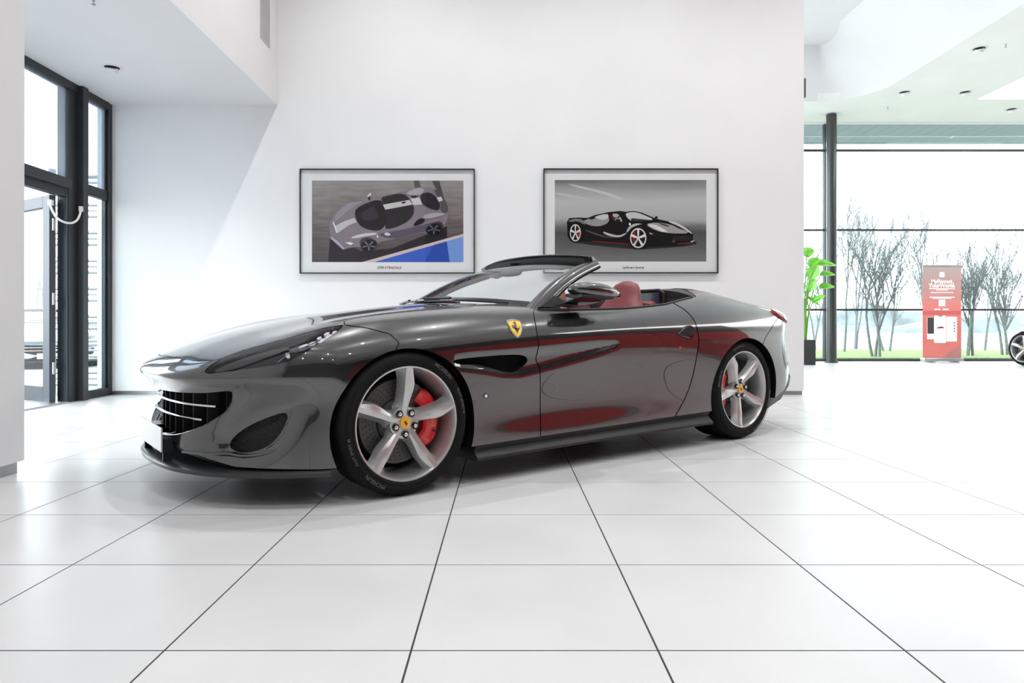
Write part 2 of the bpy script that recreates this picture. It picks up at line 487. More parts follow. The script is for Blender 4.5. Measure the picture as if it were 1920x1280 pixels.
def emit(name, mesh, m, parent, sides=(1, -1), rim=.012, inward=0.0, rimdir=None, join=True):
    """near half mesh -> object(s) in car-local space (near side is -y). join=True: both halves one object, else one object a side"""
    V, Nn, Fs = mesh
    V = V-Nn*inward
    if rim:
        bd = [e for e in boundary(Fs) if not (V[e[0]][1] < 1e-5 and V[e[1]][1] < 1e-5)]
        RVv = []; RN = []; RF = []
        for a, b in bd:
            pa, pb, na, nb = V[a], V[b], Nn[a], Nn[b]
            da = -na*rim; db = -nb*rim
            if rimdir is not None:
                ra = rimdir(pa); rb = rimdir(pb)
                if ra is not None and rb is not None: da, db = ra, rb
            fn = np.cross(pb-pa, na); l = np.linalg.norm(fn)
            if l < 1e-9: continue
            fn /= l; k = len(V)+len(RVv)
            RVv += [pa, pb, pb+db, pa+da]; RN += [fn]*4; RF.append((k+1, k, k+3, k+2))
        if RVv: V = np.vstack([V, RVv]); Nn = np.vstack([Nn, RN]); Fs = list(Fs)+RF
    obs = []
    def half(sg):
        v = V.copy(); n = Nn.copy()
        v[:, 1] *= -sg; n[:, 1] *= -sg
        f = Fs if sg < 0 else [tuple(reversed(q)) for q in Fs]
        return v, n, f
    if join and len(sides) == 2:
        v1, n1, f1 = half(1); v2, n2, f2 = half(-1); k = len(v1)
        # weld the centreline so the panel is one surface
        cent = np.where(np.abs(V[:, 1]) < 1e-6)[0]
        f2 = [tuple(i+k for i in q) for q in f2]
        vv = np.vstack([v1, v2]); nn = np.vstack([n1, n2]); mp = list(range(2*k))
        for c in cent.tolist(): mp[c+k] = c
        ff = f1+[tuple(mp[i] for i in q) for q in f2]
        obs.append(new_obj(name, vv, orient(vv, ff, nn), m, parent, True, nn))
    else:
        for sg in sides:
            v, n, f = half(sg); obs.append(new_obj(name, v, orient(v, f, n), m, parent, True, n))
    return obs
def orient(V, Fs, Nn):
    out = []
    for q in Fs:
        a, b, c = V[q[0]], V[q[1]], V[q[2]]
        e1 = b-a; e2 = c-a
        cx = (e1[1]*e2[2]-e1[2]*e2[1], e1[2]*e2[0]-e1[0]*e2[2], e1[0]*e2[1]-e1[1]*e2[0]); n = Nn[q[0]]
        out.append(tuple(reversed(q)) if cx[0]*n[0]+cx[1]*n[1]+cx[2]*n[2] < 0 else q)
    return out

# ---- outlines
HOOD_SEAM = spline2([(-.27, .70), (-.05, .662), (.3, .648), (.6, .655), (.95, .70)], 6)                     # plan (x, s)
COWL = lambda s: .62+.30*(np.abs(s)/.74)**2.2
HOOD = np.vstack([[(-.826, -.2), (-.826, 0)], [(-.822, .232), (-.800, .402), (-.763, .555)],
                  [(-.661, .583), (-.558, .648), (-.496, .690), (-.364, .712), (-.300, .716)], HOOD_SEAM,
                  [(.80, .60), (.70, .40), (.64, .2), (.62, 0), (.62, -.2)]])
HEADL = smooth_poly([(379, 701), (398, 681), (448, 659.5), (501, 644), (537, 635), (590, 619), (636, 610), (645, 610), (632, 620), (596, 645), (564, 666), (525, 682), (477, 688.5), (418, 697)], 1)
GRILLE = np.array([(-.5, .478), (0, .478), (.34, .484), (.53, .493), (.640, .507), (.652, .503), (.630, .451), (.597, .407), (.518, .355), (.437, .322), (.294, .286), (.12, .268), (0, .266), (-.5, .266)])
BVENT = smooth_poly([(429, 840), (434, 822), (462, 800), (492, 786), (546, 767), (529, 812), (499, 841), (455, 851)], 2)
FVENT = smooth_poly([(846, 678), (856, 673.5), (884, 670), (950, 664.5), (981, 665), (990, 672), (987, 682), (965, 698), (946, 697.5), (924, 690.5), (893, 682), (864, 684)], 1)
DOOR_F = spline2([(1006, 560), (1005.5, 576), (1000.6, 586), (1006.5, 622), (1009.8, 649), (1004.7, 673), (1011.8, 691), (1013, 720), (1013, 760), (1014, 840)], 5)
DOOR_R = spline2([(1235, 556), (1259.6, 566.6), (1285, 582), (1301, 600), (1309, 624), (1310, 643), (1306, 670), (1297.5, 710), (1285, 745), (1269, 775), (1255, 800)], 5)
DOOR = np.vstack([DOOR_F, DOOR_R[::-1]])
ARCH_F = (0.003, .312, .373); ARCH_R = (2.675, .318, .386)
def arch_d(P, A): return np.hypot(P[:, 0]-A[0], P[:, 2]-A[1])-A[2]
def z_low(x):   # lower edge of the painted body
    return np.interp(x, [-1, -.86, -.70, -.40, .30, .42, .9, 1.5, 2.0, 2.3, 3.0, 3.2, 3.32, 3.7], [.235, .232, .178, .168, .19, .192, .198, .206, .216, .222, .24, .31, .40, .43])
COCKPIT_S = lambda x: np.interp(x, [.5, .8, 1.0, 1.6, 2.0, 2.25, 2.62], [.60, .745, .785, .80, .79, .755, .71])
def f_cockpit(P):
    x, s = P[:, 0], P[:, 1]
    return np.minimum(np.minimum(COCKPIT_S(x)-s, x-COWL(s)), np.minimum((2.62-.20*(s/.7)**2)-x, P[:, 2]-.70))
BSEAM = np.array([(646, 609), (690, 615), (731, 626), (748, 642), (700, 760), (630, 960), (100, 960), (100, 560), (640, 560)])

CAR = empty('convertible_car', (CAR_O[0], CAR_O[1], 0), TH)
tag(CAR, 'dark grey open-top sports convertible with red seats and silver five-spoke wheels', 'car')

skin = build_skin()
def px_of(m): return car_px(m[0])
def basecut(m, inset=0.0):
    m = clip(m, arch_d(m[0], ARCH_F)-inset); m = clip(m, arch_d(m[0], ARCH_R)-inset)
    m = clip(m, m[0][:, 2]-z_low(m[0][:, 0])-inset)
    m = clip(m, -f_cockpit(m[0])-inset)
    return m
base = basecut(skin)
GAPX = .85      # half seam width in photo px
GAPM = .0022    # half seam width in metres
def f_hood(m, g=0): return sdf_poly(m[0][:, :2], HOOD)*np.where(m[0][:, 2] > .58, 1, 1)+np.where(m[0][:, 2] > .56, 0, -10)-g
def f_head(m, g=0):
    V = m[0]; f = sdf_poly(px_of(m), HEADL); ok = (V[:, 0] < -.1) & (V[:, 1] > .3)
    return np.where(ok, f, -50)-g
def f_grille(m, g=0):
    V = m[0]; f = sdf_poly(V[:, 1:3], GRILLE); return np.where(V[:, 0] < -.5, f, -.5)-g
def f_pix(m, poly, xr, g=0, smin=.4):
    V = m[0]; f = sdf_poly(px_of(m), poly); ok = (V[:, 0] > xr[0]) & (V[:, 0] < xr[1]) & (V[:, 1] > smin)
    return np.where(ok, f, -60)-g
def f_bseam(m, g=0):
    V = m[0]; f = sdf_poly(px_of(m), BSEAM); return np.where(V[:, 0] < -.33, 60, np.where(V[:, 0] > .3, -60, f))-g

inner = basecut(skin)
for ff in (lambda m: -f_grille(m, -.004), lambda m: -f_head(m, -3), lambda m: -f_pix(m, BVENT, (-1, -.2), -2), lambda m: -f_pix(m, FVENT, (.2, 1), -2)):
    inner = clip(inner, ff(inner))
emit('gap_backing', inner, M['black_matte'], CAR, rim=0, inward=.016)  # black inner shell, added so the panel gaps read dark

hood = clip(base, f_hood(base, GAPM)); emit('hood', hood, M['paint'], CAR)
rest = clip(base, -f_hood(base, -GAPM))
head = clip(rest, f_head(rest, GAPX)); rest = clip(rest, -f_head(rest, -GAPX))
headcov = emit('headlight', head, M['lamp_glass'], CAR, join=False, rim=.004)
# front bumper
bump = clip(rest, f_bseam(rest, GAPX)); bump = clip(bump, -f_grille(bump)); bump = clip(bump, -f_pix(bump, BVENT, (-1, -.2)))
def bump_rim(p):
    if p[0] < -.55 and abs(p[1]) < .68 and .25 < p[2] < .515 and sdf_poly(np.array([[p[1], p[2]]]), GRILLE)[0] > -.012: return np.array([.085, -.02*p[1], 0])
    if p[2] < .245: return np.array([.0, -.03, -.012])
    return None
front_bumper = emit('front_bumper', bump, M['paint'], CAR, rim=.03, rimdir=bump_rim)[0]
rest = clip(rest, -f_bseam(rest, -GAPX))
# door
door = clip(rest, f_pix(rest, DOOR, (.5, 2.6), GAPX)); doors = emit('door', door, M['paint'], CAR, join=False, rim=.02)
rest = clip(rest, -f_pix(rest, DOOR, (.5, 2.6), -GAPX))
# front fender / rear body split at the door
fend = clip(rest, 1.2-rest[0][:, 0]); fend = clip(fend, -f_pix(fend, FVENT, (.2, 1)))
def arch_rim(p):
    for A in (ARCH_F, ARCH_R):
        if abs(math.hypot(p[0]-A[0], p[2]-A[1])-A[2]) < .004: return np.array([0, -.05, 0])
    return None
fenders = emit('front_fender', fend, M['paint'], CAR, join=False, rim=.03, rimdir=arch_rim)
rear = clip(rest, rest[0][:, 0]-1.2)
RSEAM = np.array([(1463, 590), (1452, 606), (1435, 633), (1425, 660), (1425, 900), (1700, 900), (1700, 560), (1475, 560)])
def f_rb(m, g=0):
    V = m[0]; zz = V[:, 2]
    # side part follows the photo seam, the tail part lies below the lamp line
    f = np.where(V[:, 0] > 2.85, sdf_poly(px_of(m), RSEAM)*.004, -.5)
    f = np.where(V[:, 0] > 3.45, .86-zz, f); return f-g
TAILC = np.array([3.35, .795, .868])
rb = clip(rear, f_rb(rear, GAPM)); quarter = clip(rear, -f_rb(rear, -GAPM))
def f_tail(m): return .066-np.sqrt(((m[0]-TAILC)[:, 1:]**2).sum(1)+.35*(m[0]-TAILC)[:, 0]**2)+np.where(m[0][:, 0] > 3.2, 0, -5)
tonneau = clip(skin, np.minimum(f_cockpit(skin[0])-.003, skin[0][:, 0]-(2.27+.05*(skin[0][:, 1]/.5)**2)))
emit('tonneau_cover', tonneau, M['leather_dark'], CAR, rim=.09, inward=.004)
tail = clip(rear, f_tail(rear)); rb = clip(rb, -f_tail(rb)-.002); quarter = clip(quarter, -f_tail(quarter)-.002)
emit('rear_body', quarter, M['paint'], CAR, rim=.02, rimdir=arch_rim)
emit('rear_bumper', rb, M['paint'], CAR, rim=.02, rimdir=arch_rim)
emit('tail_light', tail, M['red_lens'], CAR, join=False, rim=.045, inward=-.016)
# ------------------------------------------------------------------ the room
def plaster(name, c, amt=.02):
    return mat(name, c, .75, spec=.25, noise=(1.3, amt), bump=(60, .03))
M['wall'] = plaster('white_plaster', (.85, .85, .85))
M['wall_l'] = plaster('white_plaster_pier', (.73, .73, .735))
M['ceil'] = plaster('ceiling_white', (.80, .80, .80))
M['ceil_green'] = plaster('ceiling_greenish', (.87, .88, .84))
M['base_metal'] = mat('baseboard_metal', (.36, .36, .36), .3, .8)
M['base_red'] = mat('baseboard_brown', (.36, .30, .29), .4, .3)
M['anthracite'] = mat('anthracite_frame', (.028, .032, .036), .4, .2)
M['frame_blue'] = mat('grey_blue_door_frame', (.05, .062, .075), .35, .3)
M['column'] = mat('dark_column', (.06, .065, .065), .25, .4)
M['white_plastic'] = mat('white_plastic', (.8, .8, .8), .35)
M['lamp_on'] = emit_mat('lamp_lit', (1, .98, .95), 9.0)
M['dark_hole'] = mat('dark_hole', (.02, .02, .02), .8)
M['joint'] = mat('tile_joint', (.035, .034, .034), .9)
M['red_wall'] = mat('red_wall_paint', (.70, .018, .02), .6)
M['grey_wall'] = plaster('grey_plaster', (.16, .16, .165))
M['dark_wall'] = mat('charcoal_wall_paint', (.03, .03, .032), .5)
M['canopy'] = mat('canopy_boards', (.40, .45, .52), .6)
M['louvre'] = mat('louvre_tube', (.30, .32, .34), .4, .4)

# floor tile material: off-white glazed stone with faint scuffs, per-tile shade
def tile_mat():
    m = bpy.data.materials.new('white_floor_tile'); m.use_nodes = True; nt = m.node_tree; b = nt.nodes['Principled BSDF']
    geo = nt.nodes.new('ShaderNodeNewGeometry'); oi = nt.nodes.new('ShaderNodeObjectInfo')
    n1 = nt.nodes.new('ShaderNodeTexNoise'); n1.inputs['Scale'].default_value = 2.2; n1.inputs['Detail'].default_value = 6
    mp = nt.nodes.new('ShaderNodeMapping'); mp.inputs['Scale'].default_value = (1, 1, 1)
    nt.links.new(geo.outputs['Position'], mp.inputs[0]); nt.links.new(mp.outputs[0], n1.inputs['Vector'])
    rp = nt.nodes.new('ShaderNodeValToRGB'); rp.color_ramp.elements[0].position = .3; rp.color_ramp.elements[1].position = .75
    rp.color_ramp.elements[0].color = (.555, .555, .56, 1); rp.color_ramp.elements[1].color = (.605, .605, .605, 1)
    nt.links.new(n1.outputs['Fac'], rp.inputs[0])
    # scuffs: stretched noise thresholded
    m2 = nt.nodes.new('ShaderNodeMapping'); m2.inputs['Scale'].default_value = (3, 22, 1); m2.inputs['Rotation'].default_value = (0, 0, .6)
    n2 = nt.nodes.new('ShaderNodeTexNoise'); n2.inputs['Scale'].default_value = 1.6; n2.inputs['Detail'].default_value = 8; n2.inputs['Roughness'].default_value = .7
    nt.links.new(geo.outputs['Position'], m2.inputs[0]); nt.links.new(m2.outputs[0], n2.inputs['Vector'])
    r2 = nt.nodes.new('ShaderNodeValToRGB'); r2.color_ramp.elements[0].position = .66; r2.color_ramp.elements[1].position = .76
    r2.color_ramp.elements[0].color = (1, 1, 1, 1); r2.color_ramp.elements[1].color = (.93, .92, .915, 1)
    nt.links.new(n2.outputs['Fac'], r2.inputs[0])
    mx = nt.nodes.new('ShaderNodeMix'); mx.data_type = 'RGBA'; mx.blend_type = 'MULTIPLY'; mx.inputs[0].default_value = 1
    nt.links.new(rp.outputs[0], mx.inputs[6]); nt.links.new(r2.outputs[0], mx.inputs[7])
    hs = nt.nodes.new('ShaderNodeHueSaturation')
    mr = nt.nodes.new('ShaderNodeMapRange'); mr.inputs[3].default_value = .965; mr.inputs[4].default_value = 1.02
    nt.links.new(oi.outputs['Random'], mr.inputs[0]); nt.links.new(mr.outputs[0], hs.inputs['Value'])
    nt.links.new(mx.outputs[2], hs.inputs['Color']); nt.links.new(hs.outputs[0], b.inputs['Base Color'])
    b.inputs['Roughness'].default_value = .30; b.inputs['Specular IOR Level'].default_value = .45
    rr = nt.nodes.new('ShaderNodeMapRange'); rr.inputs[3].default_value = .24; rr.inputs[4].default_value = .38
    nt.links.new(n1.outputs['Fac'], rr.inputs[0]); nt.links.new(rr.outputs[0], b.inputs['Roughness'])
    return m
M['tile'] = tile_mat()

WALL_Y = 7.87; LX = -2.60; GX = -4.515; CEIL = 6.5; FAR_Y = 15.4; LOWC = 5.34; RX = 16.0; BACK = -7.0
TILE = .6; TX0, TY0 = -.827, 1.669
# floor slab under the tiles
b = MB(); b.box(GX-.1, BACK, -.06, RX, FAR_Y+.2, -.0012); floor = struct(b.build('floor', M['joint']))
def tile_mesh():
    g = .0026; h = TILE/2-g; c = .0004; bb = MB()
    lo = [(-h, -h, -.0013), (h, -h, -.0013), (h, h, -.0013), (-h, h, -.0013)]
    mid = [(x, y, -c) for x, y, _ in lo]; k = h-c; top = [(-k, -k, 0), (k, -k, 0), (k, k, 0), (-k, k, 0)]
    v = lo+mid+top
    f = [(8, 9, 10, 11)]+[(a, (a+1) % 4, (a+1) % 4+4, a+4) for a in range(4)]+[(a+4, (a+1) % 4+4, (a+1) % 4+8, a+8) for a in range(4)]
    return v, f
tv, tf = tile_mesh()
tme = bpy.data.meshes.new('floor_tile'); tme.from_pydata(tv, [], tf); tme.materials.append(M['tile']); tme.update()
cells = []
ix0 = int(math.floor((GX-TX0)/TILE)); ix1 = int(math.ceil((RX-TX0)/TILE)); iy0 = int(math.floor((BACK-TY0)/TILE)); iy1 = int(math.ceil((FAR_Y-TY0)/TILE))
for ix in range(ix0, ix1):
    for iy in range(iy0, iy1):
        cx, cy = TX0+(ix+.5)*TILE, TY0+(iy+.5)*TILE
        if cx-TILE/2 < GX-.05 and cx+TILE/2 < GX+.05: continue
        if cx < LX-.4 and cy < 2.4: continue
        area = 0
        if cy > 1.0:
            px = VX+FPX*cx/cy; py = VY+FPX*CAMH/cy; w = FPX*TILE/cy; hgt = FPX*CAMH*TILE/cy**2
            if px+w/2 > 0 and px-w/2 < 1920 and py-hgt/2 < 1280 and not (cy > WALL_Y and cx < 3.2): area = w*hgt
        cells.append((area, cx, cy))
cells.sort(reverse=True)
for a, cx, cy in cells[:300]:
    o = bpy.data.objects.new('tile', tme); col.objects.link(o); o.parent = floor; o.location = (cx, cy, 0)
b = MB()
for a, cx, cy in cells[300:]:
    b.add([(x+cx, y+cy, z) for x, y, z in tv], tf)
o = b.build('tiles', M['tile'], floor, fix=False); o['kind'] = 'stuff'

# back wall with its recessed baseboard
b = MB(); b.box(GX-.15, WALL_Y, .045, 3.43, WALL_Y+.4, CEIL); struct(b.build('wall_back', M['wall']))
b = MB(); b.box(GX, WALL_Y+.012, 0, 3.415, WALL_Y+.39, .045); struct(b.build('baseboard_back', M['base_metal']))
# pier on the left and the bulkhead over the alcove
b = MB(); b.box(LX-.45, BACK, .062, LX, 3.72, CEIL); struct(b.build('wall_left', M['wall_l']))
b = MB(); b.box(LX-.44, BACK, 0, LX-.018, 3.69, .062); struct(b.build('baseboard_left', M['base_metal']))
b = MB(); b.box(GX-.15, 3.72, 3.32, LX, WALL_Y, CEIL); struct(b.build('ceiling', M['ceil']))
b = MB(); b.box(GX-.15, BACK, 0, GX, 2.6, CEIL); struct(b.build('wall_alcove', M['wall']))
# main ceiling of the high hall, walls behind the photographer and on the far right
b = MB(); b.box(LX, BACK, CEIL, 7.5, FAR_Y, CEIL+.1); struct(b.build('ceiling', M['ceil']))
b = MB(); b.box(LX-.3, BACK-.2, 0, RX, BACK, CEIL); struct(b.build('wall_front', M['grey_wall']))

# lower ceiling on the right with its rounded edge and sloping cove
edge = [(3.43, 13.9), (5.0, 13.9)]+[(6.33+1.0*math.sin(t), 12.9+1.0*math.cos(t)) for t in np.linspace(0, PI/2, 13)]+[(7.33, 9.0), (7.33, 4.0), (7.33, BACK)]
b = MB()
n = len(edge)
RCX0, RCX1, RCY0, RCY1 = 9.5, 13.5, 3.0, 13.8            # bright recess in the lower ceiling
# strips between the rounded edge and the recess / outer walls
def quad(bb, x0, y0, x1, y1, z0, z1): bb.box(x0, y0, z0, x1, y1, z1)
b.box(3.43, 13.92, LOWC, RX, FAR_Y, LOWC+.15)
b.box(7.33, BACK, LOWC, RCX0, 13.92, LOWC+.15); b.box(RCX1, BACK, LOWC, RX, 13.92, LOWC+.15)
b.box(RCX0, BACK, LOWC, RCX1, RCY0, LOWC+.15); b.box(RCX0, RCY1, LOWC, RCX1, 13.92, LOWC+.15)
corner = [(7.33, 13.92), (6.33, 13.92)]+edge[2:15]
b.prism([(p[0], p[1]) for p in corner], 2, LOWC, LOWC+.15)
struct(b.build('ceiling', M['ceil_green'], fix=True))
low = [(x, y, LOWC) for x, y in edge]
cum = np.linspace(0, 1, 13)
upx = [(3.43, 13.95), (5.0, 13.95)]+[(edge[i+2][0]-1.03*cum[i], edge[i+2][1]+.05*(1-cum[i])+.6*cum[i]*(1-cum[i])) for i in range(13)]+[(6.3, 9.0), (6.3, 4.0), (6.3, BACK)]
up = [(x, y, CEIL) for x, y in upx]
rings = []
for k in range(7):
    t = k/6; q = t*t*(3-2*t)*.5+t*.5
    rings.append([tuple(np.array(a)*(1-q)+np.array(c)*q if False else (a[0]*(1-q)+c[0]*q, a[1]*(1-q)+c[1]*q, a[2]*(1-t)+c[2]*t)) for a, c in zip(low, up)])
b = MB(); b.loft(rings, closed=False, caps=False); struct(b.build('ceiling', plaster('cove_white', (.80, .80, .80)), smooth=True, sharp=60))
# recess: raised bright backlit ceiling
b = MB(); b.box(RCX0, RCY0, 5.75, RCX1, RCY1, 5.80); struct(b.build('ceiling', emit_mat('backlit_ceiling', (1, 1, .98), 4.0)))
b = MB()
b.box(RCX0-.04, RCY0-.04, LOWC+.15, RCX0, RCY1+.04, 5.8); b.box(RCX1, RCY0-.04, LOWC+.15, RCX1+.04, RCY1+.04, 5.8)
b.box(RCX0, RCY0-.04, LOWC+.15, RCX1, RCY0, 5.8); b.box(RCX0, RCY1, LOWC+.15, RCX1, RCY1+.04, 5.8); struct(b.build('trim_1', M['ceil']))
# white strip where the lower ceiling meets the far glazing
b = MB(); b.box(3.43, FAR_Y-.06, LOWC-.03, RX, FAR_Y+.02, LOWC+.0); struct(b.build('trim_2', M['white_plastic']))
# right hand wall, plain white
RW = RX
b = MB(); b.box(RW, BACK, 0, RW+.2, FAR_Y+.2, CEIL); struct(b.build('wall_right', M['wall']))
# ------------------------------------------------------------------ glazing
def pane(name, x0, y0, z0, x1, y1, z1, parent, m=None):
    b = MB(); b.box(x0, y0, z0, x1, y1, z1); return b.build(name, m or M['pane'], parent)
# left: glazed front with an open door
w1 = struct(empty('window_1', (GX, 5.0, 0)))
def wbox(name, y0, z0, y1, z1, x0=-.06, x1=.02, m=None, bev=0):
    b = MB(); b.box(x0, y0-5.0, z0, x1, y1-5.0, z1, bev); return b.build(name, m or M['anthracite'], w1)
YM0, YM1 = 7.09, 7.33
wbox('mullion', YM0, 0, YM1-.06, 3.32, -.10, .015); wbox('mullion_fin', YM1-.09, 0, YM1, 3.315, -.10, .075)
wbox('end_post', WALL_Y-.07, 0, WALL_Y, 3.32, -.06, .02)
wbox('head_rail', 2.6, 3.24, WALL_Y-.07, 3.32, -.06, .03)
wbox('transom', 2.6, 2.20, YM0, 2.30, -.08, .055); wbox('transom', 2.6, 2.115, YM0, 2.20, -.06, .01)
wbox('transom', YM1, 2.21, WALL_Y-.07, 2.32, -.05, .01)
wbox('sill_rail', YM1, .0, WALL_Y-.07, .09, -.05, .02)
wbox('jamb', YM0-.03, 0, YM0-.002, 2.112, -.05, .01, M['frame_blue'])
M['frost'] = glass_mat('frosted_pane', (.80, .88, .95), rough=.1, opac=.45, opcol=(.62, .66, .72))
pane('pane', -.02, 2.6-5, 2.30, -.012, YM0-5, 3.24, w1, M['frost']); pane('pane', -.02, YM1-5, 2.32, -.012, WALL_Y-.07-5, 3.24, w1, M['frost'])
pane('pane', -.02, YM1-5, .09, -.012, WALL_Y-.07-5, 2.21, w1)
wbox('glazing_bead', WALL_Y-.10, .09, WALL_Y-.071, 2.21, -.03, -.005, M['frame_blue']); wbox('glazing_bead', WALL_Y-.10, 2.32, WALL_Y-.071, 3.24, -.03, -.005, M['frame_blue'])
wbox('threshold', 2.6, 0, YM0-.07, .018, -.10, .06, M['steel'])
# open door leaf, hinged at the mullion and swung outwards
d1 = struct(empty('door_1', (GX-.055, 6.945, .012), math.radians(180-32)))
def dbox(name, x0, z0, x1, z1, m=None, t=.03, par=None):
    b = MB(); b.box(x0, -t, z0, x1, t, z1, .004); return b.build(name, m or M['frame_blue'], par or d1)
DW, DH = 1.02, 2.10
dbox('stile', 0, 0, .135, DH); dbox('stile', DW-.12, 0, DW, DH); dbox('rail', .135, DH-.12, DW-.12, DH); dbox('rail', .135, 0, DW-.12, .16)
pane('pane', .135, -.006, .16, DW-.12, .006, DH-.12, d1)
for zz in (.35, 1.05, 1.80):
    b = MB(); b.tube([(-.022, .0, zz-.06), (-.022, .0, zz+.06)], .013, 12); b.build('hinge', M['steel'], d1, True)
# cable loop between door leaf and frame
pts = [(GX-.045, 6.90, 2.02), (GX-.04, 6.905, 1.97), (GX-.01, 6.94, 1.885), (GX+.03, 7.0, 1.845), (GX+.055, 7.08, 1.85), (GX+.065, 7.15, 1.89), (GX+.065, 7.20, 1.96), (GX+.062, 7.215, 2.01)]
b = MB(); b.tube([tuple(p) for p in spline2(pts, 6)], .011, 10)
cb = b.build('door_cable', M['white_plastic'], None, True)
tag(cb, 'white looped door cable hanging between the open glass door and its frame', 'cable')
b = MB(); b.box(GX-.065, 6.88, 2.0, GX-.025, 6.92, 2.055, .004); b.build('cable_clip', M['white_plastic'], cb)
b = MB(); b.box(GX+.045, 7.205, 1.99, GX+.08, 7.235, 2.045, .004); b.build('cable_clip', M['white_plastic'], cb)
# far glazing
w2 = struct(empty('window_2', (0, FAR_Y, 0)))
def fbox(name, x0, z0, x1, z1, y0=-.05, y1=.06, m=None, par=None):
    b = MB(); b.box(x0, y0, z0, x1, y1, z1); return b.build(name, m or M['anthracite'], par or w2)
ms = [3.55, 7.20, 12.4, 15.9]
for i, x in enumerate(ms): fbox('mullion', x-.035, 0, x+.035, LOWC-.03, -.03, .08)
hz = [(0, .05), (1.13, 1.175), (2.92, 2.96), (4.70, 4.745)]
for z0, z1 in hz:
    for i in range(3): fbox('transom', ms[i]+.035, z0, ms[i+1]-.035, z1, -.02, .05)
zs = [.05, 1.13, 1.175, 2.92, 2.96, 4.70, 4.745, LOWC-.03]
for i in range(3):
    for k in range(4):
        pane('pane', ms[i]+.035, .01, zs[2*k], ms[i+1]-.035, .022, zs[2*k+1], w2)
fbox('transom', ms[3]+.035, 0, RX, .05); 
# round dark column in front of the glazing
cx, cy = 7.02, 14.75
b = MB(); b.lathe([(.0, 0), (.135, 0), (.135, .03), (.105, .035), (.105, LOWC-.02), (.0, LOWC-.02)], 32, 'z', (cx, cy, 0)); struct(b.build('trim_3', M['column'], smooth=True))
# big daylight opening behind the photographer, glazed
# ------------------------------------------------------------------ lamps
def downlight(x, y, z, r, label, group, tilt=(0, 0), lit=0.0, power=None):
    t = empty('recessed_spotlight', (x, y, z)); tag(t, label, 'light', group)
    b = MB(); b.lathe([(r*.80, -.004), (r*.86, -.008), (r*1.15, -.006), (r*1.16, 0), (r*.8, 0)], 28, 'z'); b.build('trim_ring', M['white_plastic'], t, True)
    b = MB(); b.lathe([(0, -.002), (r*.80, -.002)], 28, 'z'); b.build('recess', M['dark_hole'], t)
    b = MB(); b.lathe([(0, .0), (r*.62, -.003), (r*.62, -r*.55), (r*.55, -r*.62), (r*.52, -r*.5), (0, -r*.46)], 28, 'z')
    o = b.build('lamp_head', M['white_plastic'], t, True, 30); o.rotation_euler = (tilt[0], tilt[1], 0)
    b = MB(); b.lathe([(0, -r*.50), (r*.50, -r*.53)], 20, 'z'); g = b.build('lamp_lens', M['lamp_on'], o)
    if power:
        ld = bpy.data.lights.new('lamp_light', 'SPOT'); ld.energy = power; ld.spot_size = math.radians(125); ld.spot_blend = .8; ld.shadow_soft_size = .045
        lo = bpy.data.objects.new('lamp_light', ld); col.objects.link(lo); lo.parent = t; lo.location = (0, 0, -r*.75)
    return t
downlight(-3.84, 6.72, 3.32, .085, 'white recessed spotlight in the low alcove ceiling by the glazed door', None, (.5, .25), power=18)
for (x, y, lb) in [(7.79, 11.27, 'tilted recessed spotlight beside a sprinkler in the lower ceiling, close to the sloping cove'), (7.79, 13.38, 'tilted recessed spotlight by the rounded corner of the lower ceiling edge'), (8.97, 13.38, 'tilted recessed spotlight between the rounded ceiling corner and the bright ceiling recess'), (10.65, 14.43, 'tilted recessed spotlight between the bright ceiling recess and the far window')]:
    downlight(x, y, LOWC, .11, lb, 'spotlights in the lower ceiling', (.35, -.3), power=40)
def sprinkler(x, y, z, label, group=None):
    t = empty('fire_sprinkler', (x, y, z)); tag(t, label, 'sprinkler', group)
    b = MB(); b.lathe([(.0, -.012), (.02, -.010), (.034, -.002), (.034, 0), (0, 0)], 20, 'z'); b.build('escutcheon', M['white_plastic'], t, True)
    b = MB(); b.lathe([(.009, 0), (.009, -.03), (.004, -.034), (.004, -.055), (0, -.056)], 12, 'z'); b.lathe([(0, -.05), (.016, -.05), (.016, -.053), (0, -.053)], 12, 'z'); b.build('nozzle', M['steel'], t, True)
sprinkler(-3.17, 5.30, 3.32, 'small steel fire sprinkler in the low alcove ceiling')
for x, y, lb in [(8.10, 11.10, 'small fire sprinkler beside a spotlight in the lower ceiling near the cove'), (7.95, 14.25, 'small fire sprinkler in the lower ceiling just inside the far window')]: sprinkler(x, y, LOWC, lb, 'sprinklers in the lower ceiling')
for iy, y in enumerate((-4.4, -1.0, 2.4, 5.9)):
    for ix, x in enumerate(np.linspace(-1.2, 4.0, 3)):
        downlight(x, y, CEIL, .075, 'white recessed spotlight in the high hall ceiling above the car', 'spotlights in the high ceiling', power=LAMP_W*(3.2, 3.4, 3.7, 5.3)[iy])
# air vent panel in the bulkhead, small wall box at the end of the back wall
b = MB(); b.box(LX, 7.30, 3.86, LX+.006, 7.60, 4.75, .002); o = b.build('vent_panel', mat('vent_grey', (.55, .55, .55), .6)); tag(o, 'light grey flush vent panel high on the bulkhead', 'vent')
b = MB()
for k in range(30):
    b.box(LX+.006, 7.315, 3.885+k*.028, LX+.009, 7.585, 3.899+k*.028)
b.build('vent_slats', mat('vent_slat', (.5, .5, .5), .6), o)
b = MB(); b.box(3.43, 7.9, 3.42, 3.47, 8.05, 3.64, .008); o = b.build('wall_speaker', mat('speaker_grey', (.12, .12, .12), .5)); tag(o, 'small dark grey box speaker on the end of the back wall', 'speaker')
b = MB(); b.box(3.47, 7.915, 3.435, 3.473, 8.035, 3.625); b.build('speaker_grille', M['black_plastic'], o)
